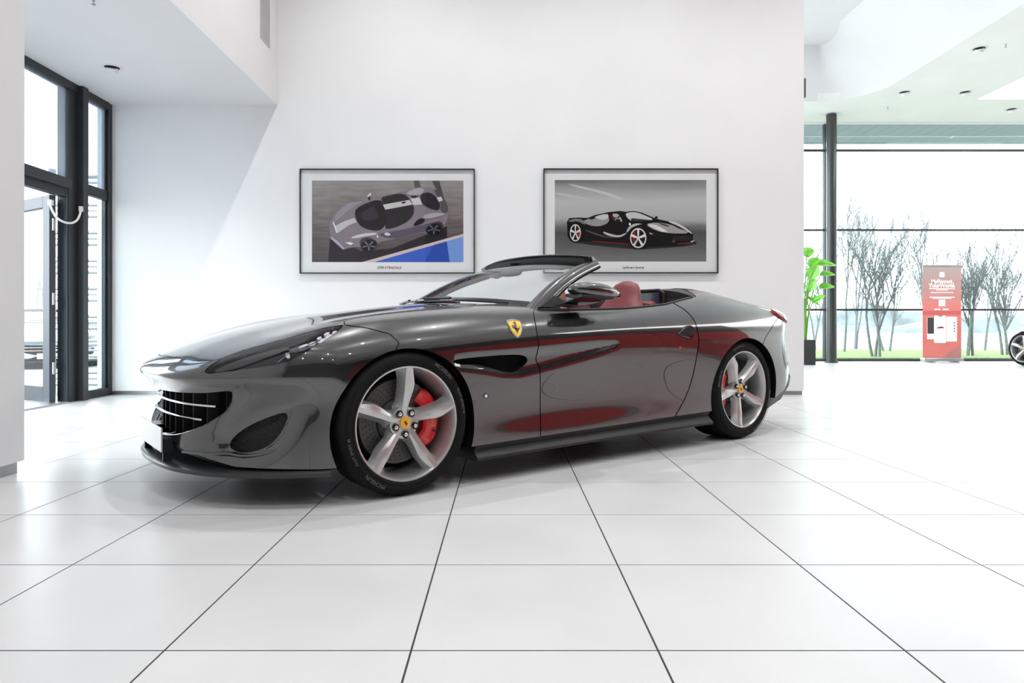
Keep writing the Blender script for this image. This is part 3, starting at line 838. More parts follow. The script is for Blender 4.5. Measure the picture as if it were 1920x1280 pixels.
# ------------------------------------------------------------------ framed prints on the back wall
def flat(c, rough=.6): return mat('print_ink', c, rough, spec=.3)
_ink = {}
def ink(r, g, b):
    k = (r, g, b)
    if k not in _ink: _ink[k] = mat('print_ink', tuple(((v/255)**2.2) for v in k), .55, spec=.2)
    return _ink[k]
def ellipse(cx, cy, a, b, n=24, rot=0): return [(cx+a*math.cos(t)*math.cos(rot)-b*math.sin(t)*math.sin(rot), cy+a*math.cos(t)*math.sin(rot)+b*math.sin(t)*math.cos(rot)) for t in np.linspace(0, 2*PI, n, endpoint=False)]
def star_spokes(cx, cy, a, b, n=5, w=.13, ph=.3):
    out = []
    for k in range(n):
        t = ph+2*PI*k/n; u = np.array([math.cos(t), math.sin(t)]); v = np.array([-u[1], u[0]])
        p = [u*.12+v*w*.6, u*.95+v*w, u*.95-v*w, u*.12-v*w*.6]; out.append([(cx+a*q[0], cy+b*q[1]) for q in p])
    return out
def layer_print(name, layers, conv, y0, parent, step=.00025, bgmat=None):
    b = MB(); mats = []; k = 0
    for colr, poly, sm in layers:
        m = colr if not isinstance(colr, tuple) else ink(*colr)
        if m not in mats: mats.append(m)
        b.cur = mats.index(m)
        p = smooth_poly(poly, sm) if sm else poly
        q = [conv(*t) for t in p]
        ar = sum(q[i][0]*q[(i+1) % len(q)][1]-q[(i+1) % len(q)][0]*q[i][1] for i in range(len(q)))
        if ar < 0: q = q[::-1]
        y = y0-k*step; k += 1
        b.add([(x, y, z) for x, z in q], [tuple(range(len(q)))])
    return b.build(name, None, parent, mats=mats, fix=False)
def grad_mat(name, stops, axis=2, scale=None, noise=0.0, nscale=(1, 1, 1)):
    """print with a vertical tone ramp: stops (z position in metres local, srgb grey)"""
    m = bpy.data.materials.new(name); m.use_nodes = True; nt = m.node_tree; bs = nt.nodes['Principled BSDF']; bs.inputs['Roughness'].default_value = .55
    tc = nt.nodes.new('ShaderNodeTexCoord'); sp = nt.nodes.new('ShaderNodeSeparateXYZ'); nt.links.new(tc.outputs['Object'], sp.inputs[0])
    lo, hi = stops[0][0], stops[-1][0]
    mr = nt.nodes.new('ShaderNodeMapRange'); mr.inputs[1].default_value = lo; mr.inputs[2].default_value = hi
    nt.links.new(sp.outputs[axis], mr.inputs[0])
    src = mr.outputs[0]
    if noise:
        nz = nt.nodes.new('ShaderNodeTexNoise'); nz.inputs['Scale'].default_value = 3; nz.inputs['Detail'].default_value = 6
        mp = nt.nodes.new('ShaderNodeMapping'); mp.inputs['Scale'].default_value = nscale; mp.inputs['Rotation'].default_value = (0, .25, 0)
        nt.links.new(tc.outputs['Object'], mp.inputs[0]); nt.links.new(mp.outputs[0], nz.inputs['Vector'])
        ad = nt.nodes.new('ShaderNodeMath'); ad.operation = 'MULTIPLY_ADD'; ad.inputs[1].default_value = noise; ad.inputs[2].default_value = -noise*.5
        nt.links.new(nz.outputs['Fac'], ad.inputs[0]); a2 = nt.nodes.new('ShaderNodeMath'); nt.links.new(src, a2.inputs[0]); nt.links.new(ad.outputs[0], a2.inputs[1]); src = a2.outputs[0]
    rp = nt.nodes.new('ShaderNodeValToRGB'); el = rp.color_ramp.elements
    while len(el) < len(stops): el.new(.5)
    for e, (z, c) in zip(el, stops):
        e.position = (z-lo)/(hi-lo); c = c if isinstance(c, tuple) else (c, c, c); e.color = (*[(v/255)**2.2 for v in c], 1)
    nt.links.new(src, rp.inputs[0]); nt.links.new(rp.outputs[0], bs.inputs['Base Color']); return m
PW = WALL_Y-.03
def picture(px0, py0, px1, py1, label):
    """frame given by its photo rectangle on the wall"""
    yf = WALL_Y-.035
    X = lambda px: (px-VX)/FPX*yf; Z = lambda py: CAMH-(py-VY)/FPX*yf
    x0, x1, z0, z1 = X(px0), X(px1), Z(py1), Z(py0); cx, cz = (x0+x1)/2, (z0+z1)/2
    t = empty('framed_print', (cx, WALL_Y, cz)); tag(t, label, 'picture', 'framed car prints on the back wall')
    w, h = (x1-x0)/2, (z1-z0)/2; fr = .011
    b = MB()
    b.box(-w, -.036, -h, -w+fr, 0, h); b.box(w-fr, -.036, -h, w, 0, h); b.box(-w+fr, -.036, h-fr, w-fr, 0, h); b.box(-w+fr, -.036, -h, w-fr, 0, -h+fr)
    b.build('frame', mat('picture_frame_black', (.02, .02, .021), .35, .3), t)
    b = MB(); b.box(-w+fr, -.014, -h+fr, w-fr, -.001, h-fr); b.build('mount', mat('mount_board', (.78, .78, .78), .7), t)
    b = MB(); b.box(-w+fr, -.0265, -h+fr, w-fr, -.025, h-fr); b.build('glazing', glass_mat('picture_glass', (1, 1, 1)), t)
    conv = lambda zx, zy, ox, oy: (X(ox+zx/5.189)-cx, Z(oy+zy/5.189)-cz)
    return t, conv
# left print: coupe from above on a race track
t, cv = picture(561.5, 316, 890, 512.5, 'framed print of a mauve coupe seen from above beside a blue track corner')
c1 = lambda a, b_: cv(a, b_, 540, 300)
zt, zb = c1(0, 195)[1], c1(0, 990)[1]
asph = grad_mat('print_asphalt', [(zb, (64, 56, 58)), (zb+(zt-zb)*.35, (92, 82, 82)), (zb+(zt-zb)*.65, (122, 112, 110)), (zt, (146, 140, 138))], noise=.9, nscale=(1.2, 1, 9))
L = [(asph, [(228, 195), (1705, 195), (1705, 990), (228, 990)], 0),
     ((84, 80, 82), [(1220, 195), (1275, 195), (1290, 260), (1230, 265)], 0), ((80, 77, 79), [(1400, 200), (1470, 200), (1530, 420), (1500, 400)], 0),
     ((44, 38, 42), [(385, 990), (405, 760), (700, 880), (1000, 860), (1500, 660), (1545, 640), (1545, 790), (700, 990)], 0),
     ((208, 188, 186), [(720, 990), (1705, 715), (1705, 742), (835, 990)], 0),
     ((62, 96, 190), [(835, 990), (1705, 742), (1705, 990)], 0), ((50, 80, 168), [(1320, 990), (1420, 822), (1545, 787), (1570, 990)], 0), ((118, 152, 214), [(1543, 788), (1705, 742), (1705, 990), (1572, 990)], 0),
     ((132, 122, 130), [(395, 640), (420, 560), (470, 490), (560, 420), (640, 397), (770, 397), (860, 355), (1040, 320), (1160, 285), (1270, 258), (1340, 270), (1380, 258), (1480, 310), (1550, 430), (1557, 520), (1545, 600), (1500, 650), (1420, 720), (1350, 700), (1200, 720), (1000, 770), (870, 800), (780, 870), (700, 840), (600, 850), (550, 868), (480, 800), (410, 740)], 1),
     ((92, 80, 96), [(860, 720), (1000, 770), (1200, 720), (1350, 690), (1500, 640), (1500, 580), (1340, 620), (1180, 660), (960, 700)], 1),
     ((70, 60, 72), [(690, 770), (780, 740), (870, 790), (860, 840), (780, 885), (700, 850)], 1), ((58, 50, 60), [(1330, 680), (1400, 610), (1490, 600), (1520, 650), (1420, 725), (1350, 710)], 1),
     ((150, 142, 150), [(460, 520), (560, 430), (640, 400), (740, 402), (620, 450), (500, 560), (440, 610)], 1),
     ((205, 198, 200), [(600, 750), (720, 712), (850, 702), (870, 722), (740, 740), (640, 762)], 1),
     ((192, 190, 190), [(452, 640), (545, 592), (640, 562), (668, 600), (590, 630), (482, 706)], 0),
     ((24, 20, 24), [(636, 500), (700, 440), (880, 372), (950, 440), (975, 560), (940, 640), (880, 690), (760, 672), (680, 624)], 1),
     ((54, 44, 56), [(700, 520), (820, 440), (860, 480), (880, 560), (800, 590), (720, 580)], 1),
     ((38, 34, 36), [(890, 365), (1000, 335), (1120, 318), (1190, 380), (1236, 490), (1180, 590), (1020, 664), (930, 668), (972, 560), (945, 440)], 1),
     ((200, 197, 196), [(920, 432), (1180, 384), (1212, 430), (945, 480)], 0), ((30, 27, 28), [(1095, 412), (1140, 396), (1142, 412), (1118, 424)], 0),
     ((170, 166, 168), [(1140, 315), (1270, 262), (1330, 282), (1290, 340), (1190, 340)], 1), ((40, 36, 38), [(1192, 345), (1262, 342), (1240, 366), (1205, 366)], 0),
     ((205, 202, 200), [(1190, 372), (1280, 362), (1305, 430), (1220, 436)], 0),
     ((46, 42, 46), [(1278, 345), (1340, 306), (1420, 330), (1484, 430), (1462, 492), (1380, 470), (1302, 425)], 1),
     ((84, 82, 84), [(1400, 268), (1480, 310), (1552, 430), (1555, 515), (1480, 502), (1486, 400)], 1), ((205, 203, 202), [(1445, 362), (1488, 352), (1505, 392), (1465, 402)], 0),
     ((172, 164, 170), [(1300, 540), (1420, 505), (1545, 520), (1480, 545), (1340, 575)], 1),
     ((22, 18, 24), [(1215, 625), (1282, 556), (1342, 580), (1300, 618), (1228, 645)], 1),
     ((20, 18, 22), ellipse(785, 830, 78, 56, rot=-.25), 0), ((20, 18, 22), ellipse(1418, 672, 74, 54, rot=-.3), 0)]
for p in star_spokes(785, 830, 70, 50): L.append(((120, 112, 128), p, 0))
for p in star_spokes(1418, 672, 66, 48): L.append(((110, 104, 116), p, 0))
L += [((215, 212, 214), [(765, 352), (800, 313), (812, 330), (780, 360)], 0), ((30, 26, 28), [(772, 358), (792, 352), (800, 385), (785, 388)], 0),
      ((205, 198, 202), [(928, 716), (965, 698), (1005, 722), (965, 740)], 1),
      ((160, 154, 182), [(408, 738), (480, 780), (555, 865), (530, 868), (415, 765)], 0), ((225, 220, 224), [(552, 802), (600, 796), (635, 808), (610, 826)], 0), ((222, 218, 220), [(432, 600), (444, 598), (480, 704), (468, 710)], 0), ((230, 225, 225), ellipse(868, 742, 8, 11, 10), 0)]
layer_print('photo_print', L, c1, -.0145, t)
def caption(t, cvv, parts, zx, zy, size):
    x, z = cvv(zx, zy)
    b = MB(); mats = []; off = 0
    for s, m, sh in parts:
        v, f = text_mesh(s, size, 'LEFT', sh, 1.0, size*.02)
        w = max(p[0] for p in v); mats.append(m); b.cur = len(mats)-1
        b.add([(x+off+p[0], -.0148, z+p[1]) for p in v], f); off += w+size*.06
    o = b.build('caption', None, t, mats=mats, fix=False)
caption(t, c1, [('SF90', ink(70, 70, 72), .35), ('STRADALE', ink(150, 30, 30), .35)], 862, 1046, .040)
t, cv = picture(1019, 315.5, 1347, 512, 'framed print of a black open sports car in side view under a grey sky')
c2 = lambda a, b_: cv(a, b_, 1000, 300)
zt, zb = c2(0, 190)[1], c2(0, 985)[1]; zz = lambda v: c2(0, v)[1]
sky = grad_mat('print_sky', [(zb, 118), (zz(860), 92), (zz(700), 74), (zz(640), 108), (zz(580), 172), (zz(400), 186), (zz(280), 158), (zt, 112)], noise=.16, nscale=(.35, 1, 2.5))
L = [(sky, [(210, 190), (1688, 190), (1688, 985), (210, 985)], 0),
     ((196, 196, 196), [(320, 222), (500, 258), (760, 320), (900, 380), (860, 392), (640, 310), (420, 262)], 1), ((190, 190, 190), [(215, 312), (420, 340), (560, 380), (380, 362), (215, 330)], 1),
     ((48, 46, 46), [(350, 790), (600, 830), (1000, 868), (1200, 860), (1580, 830), (1600, 780), (1000, 780), (400, 740)], 1),
     ((18, 15, 15), [(328, 600), (350, 562), (440, 556), (530, 560), (600, 532), (740, 502), (850, 492), (900, 500), (980, 492), (1060, 508), (1200, 568), (1300, 590), (1430, 620), (1520, 670), (1562, 715), (1555, 760), (1568, 790), (1450, 828), (1300, 838), (1120, 842), (1080, 862), (1000, 858), (940, 812), (570, 792), (460, 794), (430, 802), (370, 790), (335, 740)], 0),
     ((120, 118, 118), [(335, 585), (440, 560), (520, 600), (500, 630), (440, 590), (360, 600)], 1), ((150, 148, 147), [(480, 590), (560, 562), (700, 522), (745, 560), (730, 612), (640, 645), (540, 632)], 1),
     ((200, 200, 200), [(590, 548), (720, 516), (740, 548), (700, 580), (640, 575)], 1), ((30, 27, 27), [(528, 560), (590, 548), (610, 562), (565, 578)], 0),
     ((196, 196, 196), [(895, 514), (980, 500), (1055, 520), (1190, 580), (1080, 582), (960, 592), (915, 560)], 1), ((60, 55, 55), [(940, 560), (1060, 572), (1180, 584), (970, 598)], 1),
     ((176, 174, 174), [(765, 518), (830, 520), (838, 545), (790, 560)], 1), ((110, 25, 25), [(752, 540), (775, 540), (800, 580), (770, 578)], 0), ((205, 204, 204), [(838, 552), (850, 552), (868, 595), (854, 597)], 0),
     ((140, 138, 138), ellipse(822, 578, 30, 20), 0), ((40, 36, 36), ellipse(824, 585, 26, 14), 0), ((25, 22, 22), ellipse(1200, 556, 14, 14, 12), 0),
     ((178, 177, 176), [(905, 690), (935, 640), (990, 612), (1070, 618), (1010, 632), (950, 660), (920, 705)], 1),
     ((188, 187, 186), [(680, 690), (740, 712), (830, 735), (890, 712), (920, 700), (880, 735), (830, 752), (740, 738), (685, 712)], 1), ((96, 92, 92), [(480, 668), (600, 706), (720, 748), (830, 752), (720, 756), (580, 715)], 1),
     ((158, 155, 154), [(1085, 622), (1200, 602), (1330, 622), (1430, 660), (1540, 712), (1330, 712), (1200, 688)], 1), ((214, 212, 211), [(1100, 625), (1180, 622), (1260, 660), (1320, 700), (1240, 690)], 1), ((225, 224, 224), [(1195, 660), (1240, 652), (1300, 692), (1250, 696)], 1),
     ((80, 40, 40), [(1200, 604), (1290, 622), (1340, 650), (1290, 642)], 1), ((30, 26, 26), [(1340, 622), (1440, 660), (1500, 690), (1420, 664)], 0), ((206, 205, 204), [(1290, 588), (1380, 598), (1480, 650), (1555, 712), (1540, 716), (1440, 650)], 1),
     ((70, 66, 66), [(1350, 800), (1368, 760), (1388, 798)], 0), ((170, 168, 168), [(1130, 700), (1172, 718), (1140, 722)], 0), ((205, 204, 204), [(1540, 800), (1568, 786), (1560, 778), (1530, 792)], 0), ((40, 36, 36), [(1340, 740), (1540, 730), (1545, 780), (1400, 790)], 1),
     ((150, 30, 30), [(570, 783), (930, 814), (928, 821), (572, 790)], 0), ((170, 60, 60), [(1410, 812), (1530, 796), (1530, 801), (1412, 818)], 0),
     ((12, 10, 10), ellipse(410, 706, 66, 98), 0), ((205, 205, 205), ellipse(410, 706, 54, 84), 0), ((26, 22, 22), ellipse(410, 706, 45, 72), 0), ((170, 25, 28), [(435, 660), (452, 690), (452, 740), (436, 760), (430, 710)], 0),
     ((12, 10, 10), ellipse(1022, 757, 94, 110), 0), ((208, 208, 208), ellipse(1022, 757, 80, 98), 0), ((26, 22, 22), ellipse(1022, 757, 68, 84), 0), ((170, 25, 28), [(978, 700), (1000, 690), (990, 760), (985, 800), (966, 770)], 0)]
for p in star_spokes(410, 706, 48, 78, w=.15, ph=-PI/2): L.append(((214, 213, 213), p, 0))
for p in star_spokes(1022, 757, 72, 90, w=.15, ph=-PI/2): L.append(((218, 217, 217), p, 0))
L += [((190, 188, 186), ellipse(410, 706, 12, 17, 12), 0), ((196, 194, 192), ellipse(1022, 757, 16, 19, 12), 0), ((225, 225, 225), ellipse(940, 622, 10, 14, 10), 0)]
layer_print('photo_print', L, c2, -.0145, t)
caption(t, c2, [('LaFerrari', ink(60, 60, 62), .4), ('Aperta', ink(90, 90, 92), .4)], 868, 1044, .036)
# ------------------------------------------------------------------ the car: fitted parts
def C(x, s, z): return (x, -s, z)          # car space -> car-local coordinates
def surf_pts(poly, off=0.0, F=None):
    out = []
    for px, py in poly:
        p = hit(px, py, F); n = grad(F or Fdent, p[None])[0]; out.append(p+n*off)
    return np.array(out)
def decal(name, poly, m, parent, off=.003, thick=.004, sides=(1, -1)):
    P = surf_pts(poly, off); Q = surf_pts(poly, off-thick); n = len(P); obs = []
    for sg in sides:
        v = [(p[0], -sg*p[1], p[2]) for p in P]+[(p[0], -sg*p[1], p[2]) for p in Q]
        b = MB(); b.add(v, [tuple(range(n))]+[(i, (i+1) % n, (i+1) % n+n, i+n) for i in range(n)]); obs.append(b.build(name, m, parent))
    return obs
# --- badge on the front fender
zc = lambda zx, zy: (930+zx/18.29, 580+zy/18.29)
HORSE = [(572, 462), (595, 445), (612, 430), (640, 438), (662, 465), (674, 500), (682, 550), (694, 600), (722, 640), (752, 664), (785, 655), (794, 630), (776, 602), (768, 578), (790, 588), (806, 630), (802, 668), (778, 700), (757, 712), (762, 742), (738, 766), (748, 800), (736, 806), (718, 768), (702, 756), (660, 755), (636, 770), (640, 755), (690, 735), (684, 690), (655, 655), (612, 622), (590, 640), (602, 662), (588, 668), (566, 632), (588, 604), (556, 604), (540, 600), (528, 570), (540, 540), (556, 545), (552, 575), (585, 578), (610, 560), (625, 530), (628, 495), (612, 474), (590, 478)]
SH_OUT = [zc(*p) for p in [(350, 385), (440, 358), (560, 340), (690, 358), (810, 402), (845, 480), (870, 590), (880, 690), (862, 790), (820, 890), (730, 985), (640, 915), (560, 830), (480, 720), (420, 610), (375, 490)]]
SH_IN = [zc(*p) for p in [(398, 436), (480, 410), (590, 396), (700, 410), (808, 442), (830, 520), (846, 610), (850, 700), (828, 800), (790, 875), (728, 938), (650, 870), (580, 790), (510, 690), (455, 590), (420, 510)]]
SH_RED = [zc(*p) for p in [(395, 432), (480, 405), (590, 384), (700, 398), (806, 436), (806, 448), (700, 414), (590, 400), (480, 416), (400, 445)]]
for k, fo in enumerate(fenders):
    sg = (1, -1)[k]
    ba = decal('shield_badge', SH_OUT, M['chrome'], fo, .004, .006, (sg,))[0]
    decal('badge_field', SH_IN, M['yellow'], ba, .0048, .001, (sg,))[0]
# third level kept flat: horse, red bar and letters belong to the badge
for k, fo in enumerate(fenders):
    sg = (1, -1)[k]; ba = [c for c in fo.children if c.name.startswith('shield_badge')][0]
    decal('badge_horse', [zc(*p) for p in HORSE], M['ink'], ba, .0054, .0008, (sg,))
    decal('badge_bar', SH_RED, mat('badge_red', (.35, .01, .02), .4), ba, .0054, .0008, (sg,))
    for (lx, ly) in ((652, 832), (712, 828), (772, 832)):
        pass
    v, f = text_mesh('S F', .010, 'CENTER', .2)
    p0 = hit(*zc(718, 832)); n0 = grad(Fdent, p0[None])[0]; ex = np.array([1., 0, 0]); ex -= n0*(ex@n0); ex /= np.linalg.norm(ex); ez = np.cross(ex, n0); ez *= np.sign(ez[2])
    V = [p0+n0*.0058+ex*q[0]*(1 if sg > 0 else -1)+ez*q[1] for q in v]
    new_obj('badge_letters', [(p[0], -sg*p[1], p[2]) for p in V], f if True else f, M['ink'], ba)
    decal('side_marker', ellipse(911, 742, 4.6, 5.2, 16), M['black_gloss'], fo, .002, .004, (sg,)); decal('side_marker_lens', ellipse(910.5, 742, 2.8, 3.2, 14), M['chrome'], fo, .004, .003, (sg,))
# --- fender vent insert
def insert(name, poly, m, parent, depth, grow=2.5, sides=(1, -1)):
    mm = clip(skin, f_pix(skin, poly, (-1.0, 1.0), -grow)); return [emit(name, mm, m, parent[k], sides=(sg,), rim=0, inward=depth, join=False)[0] for k, sg in enumerate(sides)]
insert('side_vent', FVENT, M['black_matte'], fenders, .035)
mesh_stripe = mat('vent_mesh_black', (.012, .012, .012), .4)
nt = mesh_stripe.node_tree; tc = nt.nodes.new('ShaderNodeTexCoord'); wv = nt.nodes.new('ShaderNodeTexWave'); wv.inputs['Scale'].default_value = 55; wv.bands_direction = 'DIAGONAL'
mpn = nt.nodes.new('ShaderNodeMapping'); mpn.inputs['Scale'].default_value = (1, .2, 1.4); nt.links.new(tc.outputs['Object'], mpn.inputs[0]); nt.links.new(mpn.outputs[0], wv.inputs['Vector'])
bpn = nt.nodes.new('ShaderNodeBump'); bpn.inputs['Distance'].default_value = .004; nt.links.new(wv.outputs['Fac'], bpn.inputs['Height']); nt.links.new(bpn.outputs[0], nt.nodes['Principled BSDF'].inputs['Normal'])
crp = nt.nodes.new('ShaderNodeValToRGB'); crp.color_ramp.elements[0].color = (.002, .002, .002, 1); crp.color_ramp.elements[1].color = (.05, .05, .05, 1); nt.links.new(wv.outputs['Fac'], crp.inputs[0]); nt.links.new(crp.outputs[0], nt.nodes['Principled BSDF'].inputs['Base Color'])
insert('corner_intake', BVENT, mesh_stripe, [front_bumper, front_bumper], .022)
# bright edges of the corner intake and grille
def edge_strip(name, pxs, r, m, parent, off=.001, sides=(1, -1)):
    P = surf_pts(spline2(pxs, 5), off)
    for sg in sides:
        b = MB(); b.tube([(p[0], -sg*p[1], p[2]) for p in P], r, 6); b.build(name, m, parent, True)
edge_strip('intake_edge', [(546, 768), (540, 788), (529, 812), (514, 830), (499, 841)], .0032, M['paint'], front_bumper)
# --- headlight internals
for k, hc in enumerate(headcov):
    sg = (1, -1)[k]
    hm = clip(skin, f_head(skin, -1.5)); emit('lamp_housing', hm, M['black_gloss'], hc, sides=(sg,), rim=0, inward=.030, join=False)
    # silver-grey upper strip and running light line
    strip = smooth_poly([(392, 695), (402, 684), (450, 664), (500, 648), (548, 640), (530, 650), (470, 676), (420, 693)], 1)
    sm = clip(skin, f_pix(skin, strip, (-1, 0), 0)); emit('lamp_reflector', sm, mat('lamp_grey', (.07, .068, .066), .3, .5), hc, sides=(sg,), rim=0, inward=.022, join=False)
    lens = [(603, 634, 9, 3.2), (585, 640, 8, 3.2), (568, 645, 10, 3.0), (617, 626, 8, 3.4), (598, 629, 5, 2.4), (627, 618.5, 5, 3.0), (612, 621, 6, 2.6)]
    for cx_, cy_, a_, b_ in lens:
        poly = ellipse(cx_, cy_, a_, b_, 10, -.38)
        decal('led_lens', poly, M['lens'], hc, -.012, .014, (sg,))
    decal('led_lens', ellipse(538, 664, 4, 6, 10, -.3), M['lens'], hc, -.012, .014, (sg,))
    P = surf_pts(spline2([(520, 678), (532, 668), (545, 655), (575, 645), (600, 634)], 4), -.010)
    b = MB(); b.tube([(p[0], -sg*p[1], p[2]) for p in P], .0022, 6); b.build('running_light', M['chrome'], hc, True)
# --- grille
g0 = empty  # (plain helper alias)
def fx(s, z, inset): return XFz(np.array([z]))[0]+XFs(np.array([abs(s)]))[0]+inset
b = MB(); ss = np.linspace(-.66, .66, 27)
b.loft([[(fx(s, .4, .10), -s, z) for s in ss] for z in (.25, .38, .52)], closed=False, caps=False); grille = b.build('grille', M['black_matte'], front_bumper, fix=False)
def gr_lim(z): # half width of the opening at height z
    return np.interp(z, [.266, .286, .322, .355, .407, .451, .503], [.12, .294, .437, .518, .597, .630, .650])
for s in np.linspace(-.56, .56, 11):
    lo = np.interp(abs(s), [0, .12, .294, .437, .518, .597, .65], [.262, .266, .284, .32, .355, .405, .5]); b = MB()
    b.box(fx(s, .4, .045), -s-.003, lo, fx(s, .4, .095), -s+.003, .50); b.build('grille_fin', M['black_plastic'], front_bumper)
for z in (.432, .368):
    lim = gr_lim(z)-.075
    b = MB(); b.tube([(fx(s, z, .018), -s, z) for s in np.linspace(-lim, lim, 25)], .0058, 8); b.build('grille_bar', M['chrome'] if z > .33 else M['black_gloss'], front_bumper, True)
HN = [((x-667)/545*.075, -(y-620)/545*.075) for x, y in HORSE]
b = MB(); b.prism([(-u, .468+w*.75) for u, w in HN], 0, fx(0, .45, .012), fx(0, .45, .02)); b.build('grille_horse', M['chrome'], front_bumper)
gl_ = [p for p in GRILLE if p[0] >= 0]; gl_ = spline2(np.array(gl_[4:]), 3)
gx_ = np.array([[.0, p[0], p[1]] for p in gl_]); tx_ = march(gx_, np.tile([[-1., 0, 0]], (len(gx_), 1)), Fdent, .2, 1.2); gx_[:, 0] = -tx_
for sg in (1, -1):
    b = MB(); b.tube([(p[0]+.001, -sg*p[1], p[2]) for p in gx_], .0028, 6); b.build('grille_lip', M['paint'], front_bumper, True)
# --- number plate with its holder
b = MB(); b.box(-.915, -.26, .205, -.907, .26, .318, .003); pl = b.build('number_plate', M['plate'], CAR)
b = MB(); b.box(-.907, -.24, .20, -.86, .24, .262); b.build('plate_holder', M['black_plastic'], CAR)
for s in (-.22, .22):
    b = MB(); b.box(-.90, -s-.010, .14, -.865, -s+.010, .262); b.build('splitter_strut', M['black_plastic'], CAR)
# --- splitter
def plan_at(z, n=40, F=Fbody, th0=0.0, x0=-.37):
    th = np.linspace(th0, PI/2, n); O = np.zeros((n, 3)); O[:, 0] = x0; O[:, 2] = z
    D = np.stack([-np.sin(th), np.cos(th), np.zeros(n)], 1); t = march(O, D, F, .02, 1.5); return O+D*t[:, None], D
P, D = plan_at(.19)
rings = []
def split_ring(p, d, sg, k):
    w = .012+.034*k; zt = .160+.004*(1-k); zb = .134
    v = lambda o, z: (p[0]+d[0]*o, -sg*(p[1]+d[1]*o), z)
    return [v(-.16, zt+.006), v(-.04, zt+.003), v(w-.014, zt-.002), v(w, zt-.010), v(w-.004, zb), v(-.16, zb-.002)]
ks = np.clip(np.linspace(0, 1, len(P))*1.6, 0, 1)
rings = [split_ring(P[i], D[i], 1, ks[i]) for i in range(len(P))]+[split_ring(P[i], D[i], -1, ks[i]) for i in range(len(P)-2, -1, -1)]
b = MB(); b.loft(rings); b.build('front_splitter', M['carbon'], CAR, True, 50)
# --- side skirts, floor, diffuser
for sg in (1, -1):
    rings = []
    for x in np.linspace(.385, 2.285, 24):
        zt = float(z_low(np.array([x]))[0]); wv_ = float(FW(np.array([x]), np.array([zt+.005]))[0]); e = np.clip((x-.4)/1.9, 0, 1)
        rings.append([(x, -sg*q, z) for q, z in [(wv_-.012, zt+.012), (wv_-.004, zt-.004), (wv_-.018, zt-.030), (wv_+.012+.012*e, .132+.02*e), (wv_+.012+.012*e, .118+.02*e), (wv_-.03, .112+.015*e), (.70, .112), (.70, zt+.012)]])
    b = MB(); b.loft(rings); b.build('side_skirt', M['black_plastic'], CAR, True, 40)
b = MB(); b.box(-.70, -.56, .125, 3.35, .56, .14); b.box(.42, -.72, .125, 2.25, .72, .14); b.build('underbody', M['black_matte'], CAR)
rings = []
for s in np.linspace(-.865, .865, 31):
    xr = float((XRz(np.array([.33]))-XRs(np.array([abs(s)])))[0]); rings.append([(xr-.30, -s, .22), (xr-.04, -s, .45), (xr+.006, -s, .435), (xr+.034, -s, .40), (xr+.01, -s, .33), (xr-.10, -s, .235), (xr-.30, -s, .17)])
b = MB(); b.loft(rings); b.build('rear_diffuser', mat('diffuser_grey', (.10, .115, .125), .4, .2), CAR, True, 40)
# wheel-arch liners
for A in (ARCH_F, ARCH_R):
    for sg in (1, -1):
        b = MB(); th = np.linspace(-.35, PI+.35, 40); r = A[2]+.004
        outer = [(A[0]+r*math.cos(t), -sg*.885, A[1]+r*math.sin(t)) for t in th]; inn = [(A[0]+r*math.cos(t), -sg*.54, A[1]+r*math.sin(t)) for t in th]
        b.loft([outer, inn], closed=False, caps=False)
        b.add(inn, [tuple(range(len(inn)))]); b.build('arch_liner', M['black_matte'], CAR, fix=False)
# --- tail light inner bezel is the lens itself; chrome ring
# --- door handle
for k, do in enumerate(doors):
    sg = (1, -1)[k]
    decal('handle_pocket', smooth_poly([(1284, 611), (1297, 609), (1302, 618), (1300, 634), (1290, 637), (1284, 634)], 1), M['black_gloss'], do, .0012, .002, (sg,))
    P = surf_pts([(1269.5, 625), (1283, 612.5), (1294, 610.5), (1296, 620), (1291.5, 635), (1279, 631.5)], .001); Q = surf_pts([(1271.5, 625), (1283, 614.5), (1293, 612), (1294.5, 621), (1290.5, 633), (1279.5, 629.5)], .014)
    b = MB(); b.loft([[(p[0], -sg*p[1], p[2]) for p in P], [(p[0], -sg*p[1], p[2]) for p in Q]]); b.build('door_handle', M['paint'], do, True, 20)
    edge = spline2([(1296, 612), (1294, 610.5), (1283, 612.5), (1269.5, 625), (1279, 632), (1291, 636)], 3); P = surf_pts(edge, .002)
    b = MB(); b.tube([(p[0], -sg*p[1], p[2]) for p in P], .0016, 6); b.build('handle_seam', M['black_gloss'], do, True)
    decal('reflector_dot', ellipse(1275.5, 651.5, 2, 2.4, 10), M['red_caliper'], do, .001, .001, (sg,)) if sg == 1 else None

# ------------------------------------------------------------------ windscreen
def base_c(s): k = abs(s)/.735; return np.array([.660+.252*k**2.0, s, .940-.045*k**2])
def head_c(s): k = abs(s)/.575; return np.array([1.465+.09*k**2, s, 1.240-.036*k**2.4])
def ws(u, v):   # u -1..1 across, v 0..1 up
    a = base_c(u*.735); c = head_c(u*.575); p = a*(1-v)+c*v
    nb = .035*math.sin(PI*v)*1.0; return p+np.array([-.55, 0, .83])*nb
US = np.linspace(-1, 1, 41); VS = np.linspace(0, 1, 17)
b = MB(); b.loft([[C(*ws(u*.965, .02+.93*v)) for u in US] for v in VS], closed=False, caps=False); wsh = b.build('windscreen', M['glass'], CAR, True, 80)
